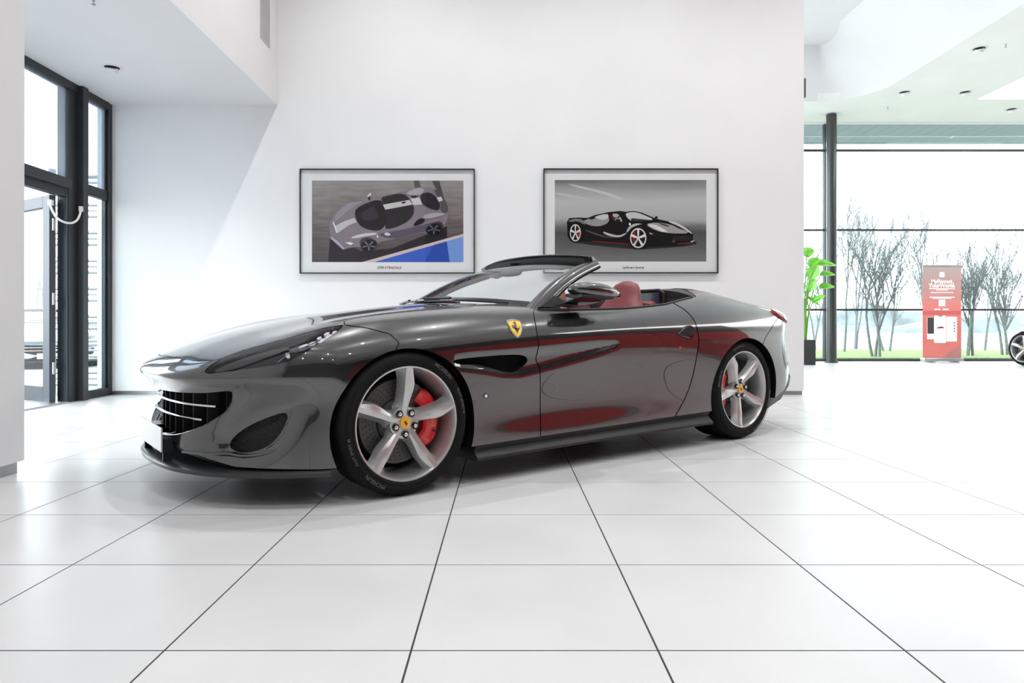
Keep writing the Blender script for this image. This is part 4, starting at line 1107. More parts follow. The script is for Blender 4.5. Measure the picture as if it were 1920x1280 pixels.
# dark band along the top of the glass
b = MB(); b.loft([[C(*(ws(u*.965, v)+np.array([.004, 0, -.006]))) for u in US] for v in (.86, .90, .955)], closed=False, caps=False); b.build('sun_band', glass_mat('sun_band', (.60, .61, .62)), wsh, True, 80)
b = MB(); b.loft([[C(*(ws(u*.965, v)+np.array([.003, 0, -.005]))) for u in US] for v in (.02, .05, .085)], closed=False, caps=False); b.build('lower_frit', M['black_gloss'], wsh, True, 80)
def pillar(sg, offs, name, m, v0=-.03, v1=1.0, n=22):
    rings = []
    for i in range(n):
        v = v0+(v1-v0)*i/(n-1); c = ws(1.0, v) if v >= 0 else ws(1.0, 0)+(ws(1.0, .05)-ws(1.0, 0))*(v/.05)
        t = ws(1.0, min(v+.02, 1.02))-ws(1.0, max(v-.02, -.02)); t /= np.linalg.norm(t)
        inw = ws(.9, min(max(v, 0), 1))-ws(1.0, min(max(v, 0), 1)); inw -= t*(inw@t); inw /= np.linalg.norm(inw); nn = np.cross(t, inw); nn *= -np.sign(nn[1]) if abs(nn[1]) > abs(nn[2]) else np.sign(nn[2])
        k = 1.12-.22*max(v, 0)
        rings.append([c+inw*a*k+nn*bq*k for a, bq in offs])
    b = MB(); b.loft([[(p[0], -sg*p[1], p[2]) for p in r] for r in rings]); return b.build(name, m, CAR, True, 50)
for sg in (1, -1):
    pillar(sg, [(.030, .004), (.012, .012), (-.010, .011), (-.030, .001), (-.046, -.016), (-.050, -.032), (-.030, -.038), (.02, -.022)], 'windscreen_pillar', M['paint'], -.10)
    pillar(sg, [(-.028, -.036), (-.049, -.030), (-.053, -.042), (-.042, -.052), (-.018, -.050), (-.01, -.038)], 'pillar_seal', M['black_matte'], .02, 1.01)
# header rail
rings = []
for u in np.linspace(-1.02, 1.02, 41):
    c = head_c(u*.575); t = head_c(u*.575+.01)-head_c(u*.575-.01); t /= np.linalg.norm(t); f = np.array([-.8, 0, .45]); f -= t*(f@t); f /= np.linalg.norm(f); nn = np.cross(t, f); nn *= np.sign(nn[2]); rings.append([C(*(c+f*a+nn*q)) for a, q in [(.055, .004), (.02, .012), (-.03, .012), (-.062, .004), (-.066, -.014), (-.04, -.026), (.03, -.018), (.06, -.006)]])
b = MB(); b.loft(rings); b.build('windscreen_header', M['paint'], CAR, True, 50)
rings = [[(q[0]+.01, q[1], q[2]-.016) for q in r] for r in rings[2:-2]]
b = MB(); b.loft(rings); b.build('header_lining', mat('header_grey', (.10, .10, .10), .6), CAR, True, 50)  # lightened grey carries the windscreen reflection in front of the lining
for s0, s1 in ((.08, .46), (-.46, -.08)):
    rr = []
    for s in np.linspace(s0, s1, 9):
        c = head_c(s)+np.array([-.09, 0, -.055]); rr.append([C(*(c+np.array(q))) for q in [(-.06, 0, -.012), (-.05, 0, -.004), (.06, 0, .018), (.065, 0, .008), (-.045, 0, -.018)]])
    b = MB(); b.loft(rr); b.build('sun_visor', M['leather_dark'], CAR, True, 50)
# inside mirror
b = MB(); rr = []
for s in np.linspace(-.115, .115, 15):
    k = max(.05, 1-(abs(s)/.118)**4)**.5; rr.append([C(1.335+.018*math.cos(t)*k, s, 1.160+.032*k*math.sin(t)) for t in np.linspace(0, 2*PI, 14, endpoint=False)])
b.loft(rr); im = b.build('inside_mirror', M['black_plastic'], CAR, True, 50)
b = MB(); b.tube([C(1.335, 0, 1.175), C(1.36, 0, 1.20), C(1.37, 0, 1.222)], .012, 10); b.lathe([(0, 0), (.045, -.005), (.03, -.03), (0, -.034)], 16, 'z', (1.37, 0, 1.225)); b.build('mirror_stem', M['black_plastic'], CAR, True)
# wipers and cowl
cow = []
for s in np.linspace(-.72, .72, 41):
    c0 = COWL(np.array([s]))[0]; bb_ = base_c(s); cow.append([C(c0-.05, s, float(FH(np.array([c0-.05]), np.array([abs(s)]))[0])-.02), C(c0+.0, s, bb_[2]-.022), C(bb_[0]+.03, s, bb_[2]-.012), C(bb_[0]+.12, s, bb_[2]-.03), C(bb_[0]+.12, s, bb_[2]-.07), C(c0-.05, s, bb_[2]-.08)])
b = MB(); b.loft(cow); b.build('cowl_panel', M['black_plastic'], CAR, True, 40)
for s0, s1 in ((-.48, .12), (.02, .62)):
    pts = [base_c(s)+np.array([-.012, 0, .012]) for s in np.linspace(s0, s1, 9)]
    b = MB(); b.tube([C(*p) for p in pts], .006, 6); p = pts[0]; b.tube([C(*(pts[3]+np.array([0, 0, .008]))), C(*(pts[0]+np.array([-.02, 0, .006])))], .009, 8); b.build('wiper', M['black_gloss'], CAR, True)
# door mirrors
for k, sg in enumerate((1, -1)):
    mx = np.array([.985, .995, 1.02, 1.06, 1.11, 1.17, 1.23, 1.28, 1.315, 1.335]); mh = np.array([.006, .020, .036, .047, .053, .053, .047, .036, .022, .006]); mw = np.array([.010, .035, .060, .074, .080, .080, .074, .062, .045, .015])
    rr = []
    for x in np.concatenate([[.985, .989], np.linspace(.995, 1.33, 22), [1.335]]):
        h_, w_ = np.interp(x, mx, mh), np.interp(x, mx, mw); zc_ = .986-.06*(x-1.11)
        rr.append([(x+(.055 if sg > 0 else .17), -sg*((.912 if sg > 0 else .885)+.05*(x-.99)+w_*math.copysign(abs(math.cos(t))**.8, math.cos(t))), zc_+h_*(1.0 if math.sin(t) > 0 else .8)*math.copysign(abs(math.sin(t))**.85, math.sin(t))) for t in np.linspace(0, 2*PI, 22, endpoint=False)])
    b = MB(); b.loft(rr); dm = b.build('door_mirror', M['paint'], CAR, True, 60)
    b = MB(); b.loft([[(p[0]-.004, p[1]+sg*.006, .955+(p[2]-.986)*.35) for p in r] for r in rr[4:-5]]); b.build('mirror_underside', M['black_plastic'], dm, True, 60)
    b = MB(); b.loft([[((1.13 if sg > 0 else 1.22)+a+.2*(s-.80), -sg*s, z+c) for a, c in [(-.12, .004), (0, .010), (.09, .004), (.09, -.008), (0, -.014), (-.12, -.004)]] for s, z in [(.80, .908), (.87, .918), (.94, .936)]]); b.build('mirror_arm', M['black_gloss'], dm, True, 50)
    b = MB(); b.add([(1.388 if sg > 0 else 1.503, -sg*q, z) for q, z in ((.90, .955), (.96, .955), (.965, .985), (.90, .985))], [(0, 1, 2, 3)]); b.build('mirror_glass', M['mirror'], dm, fix=False)
# quarter-light triangle at the pillar foot and rubber along the door top
for sg in (1, -1):
    b = MB(); v = [C(.93, sg*.775, .895), C(1.16, sg*.792, .900), C(1.15, sg*.78, .925), C(1.06, sg*.76, .965)]; v2 = [(p[0], p[1]+sg*.012, p[2]) for p in v]
    b.loft([v, v2]); b.build('mirror_triangle', M['black_plastic'], CAR)
    pts = []
    for x in np.linspace(.93, 2.33, 30):
        s = float(COCKPIT_S(np.array([x]))[0])-.002; z = march(np.array([[x, s, .6]]), np.array([[0, 0, 1.]]), Fbody, 0., .6)[0]+.6; pts.append((x, -sg*s, z+.001))
    b = MB(); b.tube(pts, .0075, 8); b.build('belt_seal', M['black_plastic'], CAR, True)
    # inner door cards
    rr = []
    for x in np.linspace(.95, 2.25, 16):
        s = float(COCKPIT_S(np.array([x]))[0]); z = march(np.array([[x, s, .6]]), np.array([[0, 0, 1.]]), Fbody, 0., .6)[0]+.6
        rr.append([(x, -sg*q, zz_) for q, zz_ in [(s, z-.012), (s-.05, z-.03), (s-.085, z-.08), (s-.07, z-.2), (s-.10, .45), (s-.10, .25), (s, .25)]])
    b = MB(); b.loft(rr); b.build('door_card', M['leather'], CAR, True, 40)
# ------------------------------------------------------------------ interior
rr = []
for s in np.linspace(-.71, .71, 21):
    hump = .018*math.exp(-((s-.36)/.17)**2); rr.append([C(.86, s, .80), C(.90, s, .905), C(1.0, s, .915+hump), C(1.12, s, .905+hump*1.6), C(1.20, s, .87+hump), C(1.22, s, .72), C(1.12, s, .58), C(.86, s, .55)])
b = MB(); b.loft(rr); b.build('dashboard', M['leather_dark'], CAR, True, 45)
b = MB(); th = np.linspace(0, 2*PI, 40, endpoint=False)
b.loft([[((1.36-.07*math.sin(t))+.016*math.cos(q)*0-.016*math.sin(q)*.3, -.36-(.175+.016*math.cos(q))*math.cos(t), .80+(.165+.016*math.cos(q))*math.sin(t)+.016*math.sin(q)*.3) for q in np.linspace(0, 2*PI, 8, endpoint=False)] for t in list(th)+[0.0]], caps=False)
b.build('steering_wheel', M['leather_dark'], CAR, True, 80)
b = MB(); b.box(.9, -.72, .18, 2.4, .72, .21); b.box(1.1, -.12, .21, 2.2, .12, .52, .03); b.build('cabin_floor', M['leather_dark'], CAR)
def seat(s0, name='seat'):
    zs = [.36, .50, .66, .80, .88, .94, 1.0, 1.05, 1.085, 1.105]; hw = [.235, .25, .255, .235, .205, .165, .142, .124, .096, .03]; xc = [1.86, 1.90, 1.945, 1.985, 2.01, 2.03, 2.05, 2.063, 2.07, 2.075]; dp = [.10, .095, .085, .075, .068, .062, .058, .054, .046, .028]
    zz = np.linspace(.36, 1.105, 34); rr = []
    for z in zz:
        w, xx, d = (float(np.interp(z, zs, q)) for q in (hw, xc, dp)); rg = []
        for t in np.linspace(0, 2*PI, 28, endpoint=False):
            c, sn = math.cos(t), math.sin(t); e = .62 if z < .85 else min(.95, .62+(z-.85)*2.2)
            px_ = xx+d*math.copysign(abs(c)**e, c); ps = s0+w*math.copysign(abs(sn)**e, sn)
            if c < 0: px_ -= .035*(abs(sn)**3)*(1 if z < .9 else max(0, 1-(z-.9)/.1))          # bolsters
            rg.append(C(px_, ps, z))
        rr.append(rg)
    b = MB(); b.loft(rr); o = b.build(name, M['leather'], CAR, True, 60)
    b = MB(); b.box(1.38, -s0-.25, .30, 1.90, -s0+.25, .47, .05); b.build('seat_cushion', M['leather'], o, True, 40)
    HNs = [((x-667)/545*.05, -(y-620)/545*.05) for x, y in HORSE]
    b = MB(); b.prism([(-(s0)-u, 1.0+w) for u, w in HNs], 0, 1.985, 1.996); b.build('seat_horse', M['steel'], o)
    b = MB(); rr = []
    for z in np.linspace(.78, .995, 12):
        rr.append([C(2.075+q, s0+w, z) for q, w in [(0, .08), (.03, .075), (.035, 0), (.03, -.075), (0, -.08)]])
    b.loft(rr); b.build('seat_shell', M['steel'], o, True, 60)
seat(.385); seat(-.385)
for s0 in (.34, -.34):
    b = MB(); b.box(2.14, -s0-.20, .55, 2.27, -s0+.20, .965, .05); b.build('rear_seat', M['leather'], CAR, True, 40)
b = MB(); b.box(2.30, -.70, .25, 2.42, .70, .98); b.build('rear_bulkhead', M['leather_dark'], CAR)
# wind blocker and tonneau edge
b = MB(); b.box(2.285, -.50, .93, 2.297, .50, 1.03, .003); wb = b.build('wind_blocker', M['blue_glass'], CAR)
pts = [C(2.29, -.54, .93), C(2.29, -.54, 1.02), C(2.29, -.50, 1.045), C(2.29, .50, 1.045), C(2.29, .54, 1.02), C(2.29, .54, .93)]
b = MB(); b.tube([tuple(p) for p in pts], .011, 8); b.build('wind_blocker_frame', M['black_plastic'], wb, True)
# winglet low on the front bumper
P = surf_pts(spline2([(346, 846), (372, 849), (400, 850), (430, 849), (455, 853), (490, 851), (520, 843)], 4), 0); Nw = grad(Fbody, P)
for sg in (1, -1):
    rr = []; n_ = len(P)
    for i_, (p, n) in enumerate(zip(P, Nw)):
        n = np.array([n[0], n[1], 0]); n /= np.linalg.norm(n); k = min(1, (n_-1-i_)/8)
        rr.append([(q[0], -sg*q[1], q[2]) for q in [p-n*.03+np.array([0, 0, .012]), p+n*.012*k+np.array([0, 0, .004]), p+n*.016*k+np.array([0, 0, -.004]), p-n*.03+np.array([0, 0, -.006])]])
    b = MB(); b.loft(rr); b.build('bumper_winglet', M['paint'], front_bumper, True, 40)
# ------------------------------------------------------------------ wheels
def bent_text(body, size, rad, ang, y, flip=False):
    v, f = text_mesh(body, size, 'CENTER', 0, 1.08, size*.02); out = []
    for x, q, _ in v:
        if not flip: a = ang-x/rad; r = rad+q
        else: a = ang+x/rad; r = rad-q
        out.append((r*math.cos(a), y, r*math.sin(a)))
    return out, f
def make_wheel(name, R, Wd, spin, cal_ang, txt):
    """wheel with its outer face towards -y, centred on the axle at the outer rim plane (y = 0)"""
    rim = MB()
    prof = [(.2675, .004), (.2690, -.002), (.2660, -.006), (.2600, -.004), (.2560, .004), (.2515, .022), (.2465, .06), (.240, .14), (.246, Wd-.03), (.262, Wd-.012), (.262, Wd-.02), (.250, Wd-.03), (.246, .14), (.255, .05), (.262, .012)]
    rim.lathe(prof, 96, 'y', closed=True); o = rim.build(name, M['alloy'], None, True, 32)
    # tyre
    hw = Wd; prof = [(.256, .010), (.262, .000), (.272, -.007), (.286, -.0115), (.300, -.0125), (R-.026, -.008), (R-.013, .003), (R-.005, .016), (R-.0008, .030)]
    n = 5; a0 = .040; gw = .009
    for k in range(4):
        c = a0+(hw-2*a0)*(k+.5)/4; prof += [(R, c-gw/2-.0005), (R-.007, c-gw/2+.001), (R-.007, c+gw/2-.001), (R, c+gw/2+.0005)]
    prof += [(R-.0008, hw-.030), (R-.005, hw-.016), (R-.013, hw-.003), (R-.026, hw+.008), (.300, hw+.010), (.272, hw+.004), (.256, hw-.01)]
    t = MB(); t.lathe(prof, 120, 'y'); ty = t.build('tyre', M['rubber'], o, True, 28)
    # tread sipes at the shoulder
    b = MB()
    for k in range(90):
        a = 2*PI*k/90
        for yy0, yy1 in ((.012, .034), (hw-.034, hw-.012)):
            p = []
            for da in (-.006, .006):
                for yy in (yy0, yy1):
                    r = R+.0004 if abs(yy-hw/2) < hw/2-.028 else R-.0072
                    p.append((r*math.cos(a+da), yy, r*math.sin(a+da)))
            b.add(p, [(0, 1, 3, 2)])
    sp = b.build('tread_sipe', M['black_matte'], o, fix=False); sp['kind'] = 'stuff'
    b = MB()
    for body, size, rad, ang, fl in txt:
        v, f = bent_text(body, size, rad, ang, -.0135, fl); b.add(v, f)
    tx = b.build('tyre_lettering', M['rubber_print'], o, fix=False)
    b = MB()
    for rr_ in (.2785, R-.022):
        b.lathe([(rr_-.0012, -.0112), (rr_, -.0135), (rr_+.0012, -.0112)], 96, 'y')
    b.build('sidewall_ring', M['rubber'], o, True)
    # spokes
    rad = np.array([.030, .052, .075, .10, .13, .16, .185, .21, .235, .2575, .266])
    cw = np.array([.020, .020, .021, .026, .034, .0415, .0435, .0400, .0345, .0290, .028])
    ccw = np.array([.018, .016, .0135, .012, .011, .0105, .010, .0098, .0095, .009, .009])
    yf = np.array([.030, .029, .026, .021, .015, .009, .006, .004, .001, -.0035, -.0045])
    for k in range(5):
        a = spin+2*PI*k/5; u = np.array([math.cos(a), math.sin(a)]); v = np.array([-math.sin(a), math.cos(a)]); rings = []
        for r, c1_, c2_, y in zip(rad, cw, ccw, yf):
            fl = .016*math.exp(-((r-.26)/.03)**2)+.022*math.exp(-((r-.05)/.035)**2)
            back = y+.052 if r < .24 else y+.04
            sec = [(c2_, y+.001), (c2_-.006, y), (-c1_*.45, y-.0015), (-c1_+.002, y+.0055), (-c1_-.002, y+.014), (-c1_-.008-fl, back), (c2_+.018+fl, back), (c2_+.004, y+.010)]
            rings.append([(u[0]*r+v[0]*w, yy, u[1]*r+v[1]*w) for w, yy in sec])
        b = MB(); b.loft(rings); b.build('spoke', M['alloy'], o, True, 22)
    b = MB(); b.lathe([(0, .032), (.024, .030), (.030, .0285), (.060, .030), (.074, .036), (.080, .055), (.078, .085), (0, .085)], 60, 'y'); b.build('hub', M['alloy'], o, True, 40)
    for k in range(5):
        a = spin+PI/5+2*PI*k/5; cx_, cz_ = .0535*math.cos(a), .0535*math.sin(a)
        b = MB(); b.lathe([(.0185, .024), (.0178, .0215), (.0165, .022), (.0160, .0275), (.0, .0275)], 24, 'y', (cx_, 0, cz_)); b.build('lug_well', M['black_gloss'], o, True, 30)
        b = MB(); b.lathe([(.0105, .027), (.0105, .016), (.0085, .0125), (.004, .0105), (0, .010)], 18, 'y', (cx_, 0, cz_)); b.build('lug_bolt', M['chrome'], o, True, 40)
    b = MB(); b.lathe([(.0275, .030), (.0275, .0235), (.0262, .0215), (.0245, .0210), (0, .0195)], 36, 'y'); b.build('centre_cap', M['cap_yellow'], o, True, 40)
    HNs = [((x-667)/545*.034, -(y-620)/545*.034) for x, y in HORSE]; b = MB(); b.prism([(u, w) for u, w in HNs], 1, .0175, .0200); b.build('cap_horse', M['ink'], o)
    # disc and caliper
    b = MB(); b.lathe([(.112, .100), (.199, .100), (.199, .134), (.112, .134)], 80, 'y', closed=True); dsc = b.build('brake_disc', M['disc'], o, True, 40)
    b = MB()
    for k in range(60):
        for j, r in enumerate((.130, .148, .165, .182)):
            a = 2*PI*(k/60)+j*.035+.05*((k*7) % 3); b.lathe([(0, .0995), (.0026, .0995)], 6, 'y', (r*math.cos(a), 0, r*math.sin(a)))
    dh = b.build('drill_hole', M['black_matte'], o, fix=False); dh['kind'] = 'stuff'
    b = MB(); b.lathe([(.05, .07), (.085, .075), (.108, .088), (.113, .105), (.113, .12), (.05, .12)], 50, 'y'); b.build('disc_bell', mat('disc_bell', (.05, .05, .05), .5, .4), o, True, 35)
    b = MB(); b.lathe([(.0, .145), (.225, .145)], 40, 'y'); b.build('dust_shield', M['black_matte'], o, fix=False)
    rings = []; span = .84
    for q in np.linspace(-span, span, 19):
        e = 1-(abs(q)/span)**6; r0, r1 = .126-.002*math.cos(q*9), .196+.018*e; y0 = .060+.020*(abs(q)/span)**4; y1 = .155; a = cal_ang+q
        dq = .006*math.sin(q*11); sec = [(r0, y0+.012), (r0+.012, y0), (r1-.022, y0+dq*.4), (r1-.004, y0+.014), (r1+.004, y0+.04), (r1+.004, y1), (r0, y1)]
        rings.append([(r*math.cos(a), y, r*math.sin(a)) for r, y in sec])
    b = MB(); b.loft(rings); cal = b.build('brake_caliper', M['red_caliper'], o, True, 35)
    v, f = text_mesh('Ferrari', .030, 'CENTER', .3); aa = cal_ang; sgn = 1 if math.cos(aa) > 0 else -1
    b = MB(); b.add([(.168*math.cos(aa)-q*sgn*1.0, .0585, .168*math.sin(aa)+x*sgn*1.0) for x, q, _ in v], f); b.build('caliper_lettering', mat('caliper_print', (.75, .38, .05), .5), o, fix=False)
    for q in (-.34, .36):
        b = MB(); b.lathe([(.007, .075), (.007, .052), (.004, .050), (0, .050)], 12, 'y', (.188*math.cos(cal_ang+q), 0, .188*math.sin(cal_ang+q))); b.build('caliper_bolt', M['black_gloss'], o, True)
    return o
txf = [('MICHELIN', .024, .304, math.radians(52), False), ('PILOT SPORT 4S', .017, .304, math.radians(17), False), ('MICHELIN', .024, .304, math.radians(235), False), ('PILOT SPORT 4S', .017, .304, math.radians(200), False)]
txr = [('MICHELIN', .024, .306, math.radians(163), False), ('PILOT SPORT 4S', .017, .306, math.radians(105), False), ('MICHELIN', .024, .306, math.radians(345), False), ('PILOT SPORT 4S', .017, .306, math.radians(300), False)]
RF, RR = .336, .346
wf = make_wheel('wheel', RF, .245, math.radians(90), math.radians(2), txf)
wr = make_wheel('wheel', RR, .285, math.radians(120), math.radians(178), txr)
for (w, x, R, cal) in ((wf, 0, RF, 0), (wr, 2.67, RR, 0)):
    w.parent = CAR; w.location = (x, -.93, R)
    c = copy_tree(w, CAR); c.location = (x, .93, R); c.rotation_euler = (0, 0, PI)
# ------------------------------------------------------------------ rest of the showroom
# charcoal and red partition added out of frame on the right, to mirror in the car's flank
b = MB(); b.box(11.0, -6.5, 0, 11.15, 6.0, .12); struct(b.build('baseboard_right', M['base_metal']))
b = MB(); b.box(11.0, -6.5, .12, 11.15, 6.0, 3.1); struct(b.build('wall_partition', M['red_wall']))
b = MB(); b.box(10.99, -6.5, 3.1, 11.16, 6.0, LOWC); struct(b.build('wall_partition', M['dark_wall']))
ct = empty('added_counter', (6.3, 4.45, 0)); tag(ct, 'red lacquered counter added out of frame to mirror in the car door', 'counter')  # unseen counter, added to put a red reflection into the door
b = MB(); b.box(-.35, -.45, .10, .35, .45, 1.06, .02); b.build('counter_body', mat('red_lacquer', (.45, .012, .014), .35, 0, .6), ct)
b = MB(); b.box(-.40, -.50, 1.06, .40, .50, 1.10, .008); b.build('counter_top', M['black_gloss'], ct)
b = MB(); b.box(-.30, -.40, 0, .30, .40, .10); b.build('plinth', M['base_metal'], ct)

# roll-up banner by the far glazing
RB = empty('rollup_banner', (9.52, 14.95, 0)); tag(RB, 'haze-paled red roll-up banner with three phones, standing before the far window', 'banner')
b = MB(); b.box(-.43, -.09, .02, .43, .09, .10, .02); b.build('base_case', M['steel'], RB, True)
for x in (-.26, .26):
    b = MB(); b.box(x-.02, -.17, 0, x+.02, .17, .022, .006); b.build('foot', M['steel'], RB)
b = MB(); b.box(-.425, -.014, 2.09, .425, .014, 2.12, .004); b.build('top_rail', M['steel'], RB)
b = MB(); b.tube([(0, .03, .08), (0, .03, 2.10)], .009, 8); b.build('support_pole', M['steel'], RB, True)
fab = grad_mat('banner_print_hazed', [(.10, (214, 122, 114)), (.55, (207, 108, 102)), (1.16, (211, 118, 112)), (1.55, (186, 134, 130)), (2.09, (162, 152, 149))], noise=.12)  # window glare is mixed into the red as paler tones
b = MB(); b.box(-.42, -.0015, .10, .42, .0015, 2.09); bf = b.build('banner_fabric', fab, RB)
white = mat('banner_white', (.92, .92, .92), .6); dk = ink(70, 68, 68)
def bx2(name, x0, z0, x1, z1, m, k=1, rad=0.0):
    if rad:
        pts = []
        for cx_, cz_, a0 in ((x1-rad, z1-rad, 0), (x0+rad, z1-rad, PI/2), (x0+rad, z0+rad, PI), (x1-rad, z0+rad, 1.5*PI)):
            pts += [(cx_+rad*math.cos(a0+t), cz_+rad*math.sin(a0+t)) for t in np.linspace(0, PI/2, 5)]
    else: pts = [(x0, z0), (x1, z0), (x1, z1), (x0, z1)]
    b = MB(); b.prism(pts, 1, -.0015-k*.0008, -.0015); return b.build(name, m, bf)
bx2('tone_band', -.42, 1.03, .42, 1.12, ink(196, 100, 98)); b = MB(); b.prism([(.0, .10), (.42, .10), (.42, .42)], 1, -.0023, -.0015); b.build('tone_wedge', ink(178, 122, 118), bf)  # darker red band and greyer wedge across the fabric
bx2('app_icon', -.055, 1.85, .055, 1.96, white, 1, .025)
def btxt(s, x, z, size, m=white, bold=.0):
    v, f = text_mesh(s, size, 'CENTER', 0, 1.0, size*bold); b = MB(); b.add([(x+p[0], -.0028, z+p[1]) for p in v], f); return b.build('banner_text', m, bf, fix=False)
btxt('MyFerrari.', 0, 1.755, .115, bold=.035); btxt('YourWorld.', 0, 1.665, .115, bold=.035)
for i, (w, z) in enumerate(((.28, 1.60), (.13, 1.57), (.25, 1.515), (.27, 1.415), (.20, 1.39))): bx2('text_line', -w, z-.008, w, z+.008, white)
bx2('white_square', -.07, 1.22, .07, 1.36, white)
for x in (-.10, .08): bx2('store_badge', x-.065, 1.135, x+.065, 1.165, white)
p1 = bx2('phone_image', -.325, .50, -.165, .98, white, 1, .02); bx2('phone_screen', -.318, .62, -.17, .975, dk, 2)
p3 = bx2('phone_image', .10, .45, .325, .99, white, 1, .02)
for z in (.66, .72, .78, .84): bx2('phone_icon', .255, z, .28, z+.03, dk, 2)
p2 = bx2('phone_image', -.175, .42, .09, 1.015, white, 3, .03); bx2('phone_notch', -.09, .995, .005, 1.012, dk, 4)
b = MB(); b.prism([(-.12, .745), (-.06, .775), (0, .775), (.045, .755), (.045, .74), (-.12, .735)], 1, -.005, -.0015); b.build('phone_car', ink(120, 60, 58), bf)

# plant in a dark planter behind the end of the back wall
pt = empty('potted_plant', (6.12, 14.05, 0)); tag(pt, 'lime green broad-leaved plant in a tall dark square planter', 'plant')
b = MB()
b.box(-.17, -.17, 0, .17, .17, .5, .008); b.build('planter', mat('planter_dark', (.025, .025, .025), .5), pt)
b = MB(); b.box(-.155, -.155, .5, .155, .155, .508); b.build('soil', mat('soil', (.05, .035, .025), .95, noise=(60, .5)), pt)
leafm = mat('lime_leaf', (.16, .52, .035), .4, 0, .2, noise=(9, .35)); stemm = mat('leaf_stem', (.12, .30, .04), .5)
leaves = [(.02, -.10, 2.18, 70, .34, 50), (.18, -.05, 2.03, 5, .48, 8), (.05, -.16, 1.72, -40, .36, 70), (.34, .0, 1.82, 15, .34, 15), (.30, -.06, 1.55, 25, .36, 20), (.06, -.12, 1.48, -70, .32, 60), (.12, -.14, 1.25, -50, .30, 40), (-.1, 0, 2.1, 150, .4, 30), (-.3, .05, 1.7, 170, .4, 10), (-.2, .1, 1.4, 200, .36, -10), (.0, .2, 1.9, 90, .4, 20), (.1, .22, 1.6, 60, .36, 0), (.03, -.05, 1.38, -20, .30, -40), (.08, -.10, 1.98, 20, .30, 60)]
for (lx, ly, lz, az, ln, el) in leaves:
    az_, el_ = math.radians(az), math.radians(el); d = np.array([math.cos(az_)*math.cos(el_), math.sin(az_)*math.cos(el_)*.6, math.sin(el_)*.7]); d /= np.linalg.norm(d)
    side = np.cross(d, [0, -.5, .85]); side /= np.linalg.norm(side); up = np.cross(side, d); base_p = np.array([lx, ly, lz]); rows = []
    for t in np.linspace(0, 1, 9):
        w = .36*ln*math.sin(PI*min(1, t*.97+.03))**.7; c = base_p+d*ln*t+np.array([0, 0, -.10*ln*t*t]); rows.append([c+side*w+up*w*.25, c+side*w*.5+up*w*.06, c, c-side*w*.5+up*w*.06, c-side*w+up*w*.25])
    b = MB(); b.loft(rows, closed=False, caps=False); b.build('leaf', leafm, pt, True, 80, fix=False)
    b = MB(); b.tube([tuple(q) for q in spline2([(lx*.15, ly*.15, .5), (lx*.35, ly*.35, .5+(lz-.5)*.55), tuple(base_p), tuple(base_p+d*ln*.9+np.array([0, 0, -.085*ln]))], 5)], [.012]*8+[.008]*5+[.003]*3, 6); b.build('stem', stemm, pt, True)

# second car at the right edge, third car outside the door
rem = {M['paint']: M['silver_paint']}
c2_ = copy_tree(CAR, None, rem); c2_.location = (11.24, 13.49, 0); c2_.rotation_euler = (0, 0, math.radians(256.7)); tag(c2_, 'silver sports car parked in the bright hall beside the far window', 'car')
for ch in c2_.children:
    if ch.name.startswith('wheel') and abs(ch.location.x) < .1: ch.rotation_euler.z += math.radians(22)
rem = {M['paint']: M['teal_paint']}
c3_ = copy_tree(CAR, None, rem); c3_.location = (-9.7, 14.6, -.08); c3_.rotation_euler = (0, 0, math.radians(128)); tag(c3_, 'pale teal sports car parked outside the open glass door', 'car')

# ------------------------------------------------------------------ outside
M['asphalt'] = mat('pale_asphalt', (.22, .225, .23), .9, noise=(2, .15))
M['grass'] = mat('verge_grass', (.16, .22, .07), .95, noise=(14, .4))
b = MB(); b.box(-60, -40, -.30, GX-.16, 60, -.08); struct(b.build('ground', M['asphalt']))
b = MB(); b.box(GX-.16, FAR_Y+.2, -.30, 160, 60, -.08); struct(b.build('ground', M['asphalt']))
b = MB(); b.box(-120, 60, -.6, 260, 200, -.12); struct(b.build('ground', mat('field_pale', (.20, .22, .20), .95, noise=(.2, .3))))
b = MB(); b.box(3, 17.6, -.08, 60, 24, -.03); struct(b.build('verge', M['grass']))
# canopy over the far glazing: boards running outwards
cn = empty('canopy', (3.4, FAR_Y+.12, LOWC)); tag(cn, 'blue-grey boarded canopy soffit outside above the far window', 'canopy')
for k in range(42):
    b = MB(); b.box(k*.30, 0, 0, k*.30+.288, 1.55, .05); o = b.build('board', M['canopy'], cn)
    if k: # share the first board's mesh
        me = o.data; o.data = board0; bpy.data.meshes.remove(me); o.location.x = k*.30
    else: board0 = o.data
b = MB(); b.box(0, 1.55, -.01, 12.6, 1.66, .12); b.build('fascia', M['canopy'], cn)
b = MB(); b.box(0, .9, -.02, 12.6, .95, 0); b.build('light_track', M['white_plastic'], cn)
# louvre screen beside the door
lv = empty('louvre_screen', (-5.46, 8.9, -.08)); tag(lv, 'screen of paired horizontal grey tubes outside the side window', 'screen')
for x in (-.40, .40):
    b = MB(); b.box(x-.03, -.03, 0, x+.03, .03, 2.9); b.build('post', M['louvre'], lv)
for k in range(8):
    for dz in (0, .075, .15):
        b = MB(); b.tube([(-.40, -.035, .12+k*.36+dz), (.40, -.035, .12+k*.36+dz)], .022 if dz != .075 else .014, 8); b.build('tube', M['louvre'], lv, True)
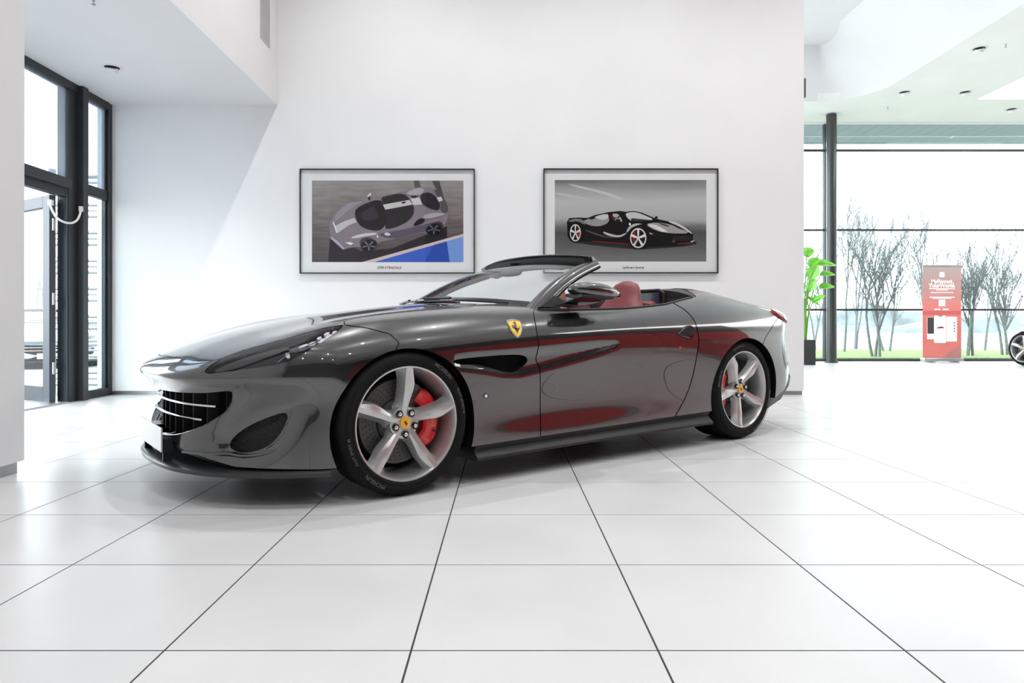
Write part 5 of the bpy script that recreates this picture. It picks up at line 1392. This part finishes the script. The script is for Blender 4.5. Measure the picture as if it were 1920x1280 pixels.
# bare trees
bark = mat('hazed_bark', (.20, .21, .215), .9, noise=(20, .3))  # light grey stands for bark washed out by outdoor glare
def bare_tree(x, y, h, seed, lean=0, label=''):
    r_ = random.Random(seed); t = empty('bare_tree', (x, y, -.1)); tag(t, label, 'tree', 'bare trees outside the far window')
    trunk = MB(); br = MB()
    def grow(mb, p, d, ln, r, lvl):
        pts = [np.array(p)]; n = 5; dd = np.array(d, float)
        for i in range(n):
            dd = dd+np.array([r_.uniform(-.13, .13), r_.uniform(-.13, .13), r_.uniform(-.02, .12)]); dd /= np.linalg.norm(dd); pts.append(pts[-1]+dd*ln/n)
        mb.tube([tuple(q) for q in pts], list(np.linspace(r, r*.55, n+1)), 6 if lvl < 2 else 4, caps=False)
        if lvl >= 4: return
        for k in range(r_.randint(4, 6) if lvl < 3 else r_.randint(2, 4)):
            i = r_.randint(1 if lvl else 2, n); a = r_.uniform(0, 2*PI); sp = r_.uniform(.25, .55); dv = pts[i]-pts[i-1]; dv /= np.linalg.norm(dv)
            nd = dv*math.cos(sp)+np.array([math.cos(a), math.sin(a), .25])*math.sin(sp); nd /= np.linalg.norm(nd); grow(br, pts[i], nd, ln*r_.uniform(.45, .7), max(r*.46, .0042), lvl+1)
    for k in range(r_.randint(1, 3)):
        grow(trunk, (r_.uniform(-.12, .12), r_.uniform(-.1, .1), 0), (r_.uniform(-.22, .22)+lean, r_.uniform(-.15, .15), 1), h*.55, .040, 0)
    trunk.build('trunk', bark, t, True, fix=False); o = br.build('branches', bark, t, True, fix=False); o['kind'] = 'stuff'
tl = [(1522, 25.5, 4.4, 'slender bare tree behind the green potted plant'), (1583, 22.0, 5.0, 'bare tree just right of the round dark column'), (1606, 26.0, 5.6, 'bare tree with crossing branches between the column and the banner, on the verge'), (1640, 18.4, 3.6, 'tall straight bare tree on the verge between column and banner'), (1660, 22.5, 3.6, 'low curved bare tree on the verge left of the red banner'), (1742, 26.5, 6.0, 'bare tree whose crown shows over the red banner'), (1822, 19.0, 3.6, 'bare tree right of the red banner with thick stems'), (1838, 23.2, 4.6, 'bare tree with leaning stems between the red banner and the silver car'), (1888, 19.6, 3.3, 'bare tree standing behind the silver car')]
for i, (px, y, h, lb) in enumerate(tl): bare_tree((px-VX)/FPX*y, y, h, 11+i*3, random.uniform(-.1, .1), lb)
bare_tree((72-VX)/FPX*24, 24, 3.6, 77, 0, 'bare tree outside the open glass door behind the teal car')
# distant pale hills / hedges
for i, (x0, x1, y, h) in enumerate([(20, 150, 95, 2.2), (30, 190, 150, 5.2), (-150, -10, 100, 3.0)]):
    xs = np.linspace(x0, x1, 40); top = [h*(.65+.35*math.sin(k*.55+i)+.12*math.sin(k*1.7)) for k in range(40)]
    b = MB(); b.loft([[(x, y-4, -.3), (x, y-1.5, max(.2, tz*.8)), (x, y, max(.3, tz)), (x, y+3, -.3)] for x, tz in zip(xs, top)]); struct(b.build('hill', mat('far_hedge', (.17, .20, .21), .95, noise=(.3, .3)), smooth=True))
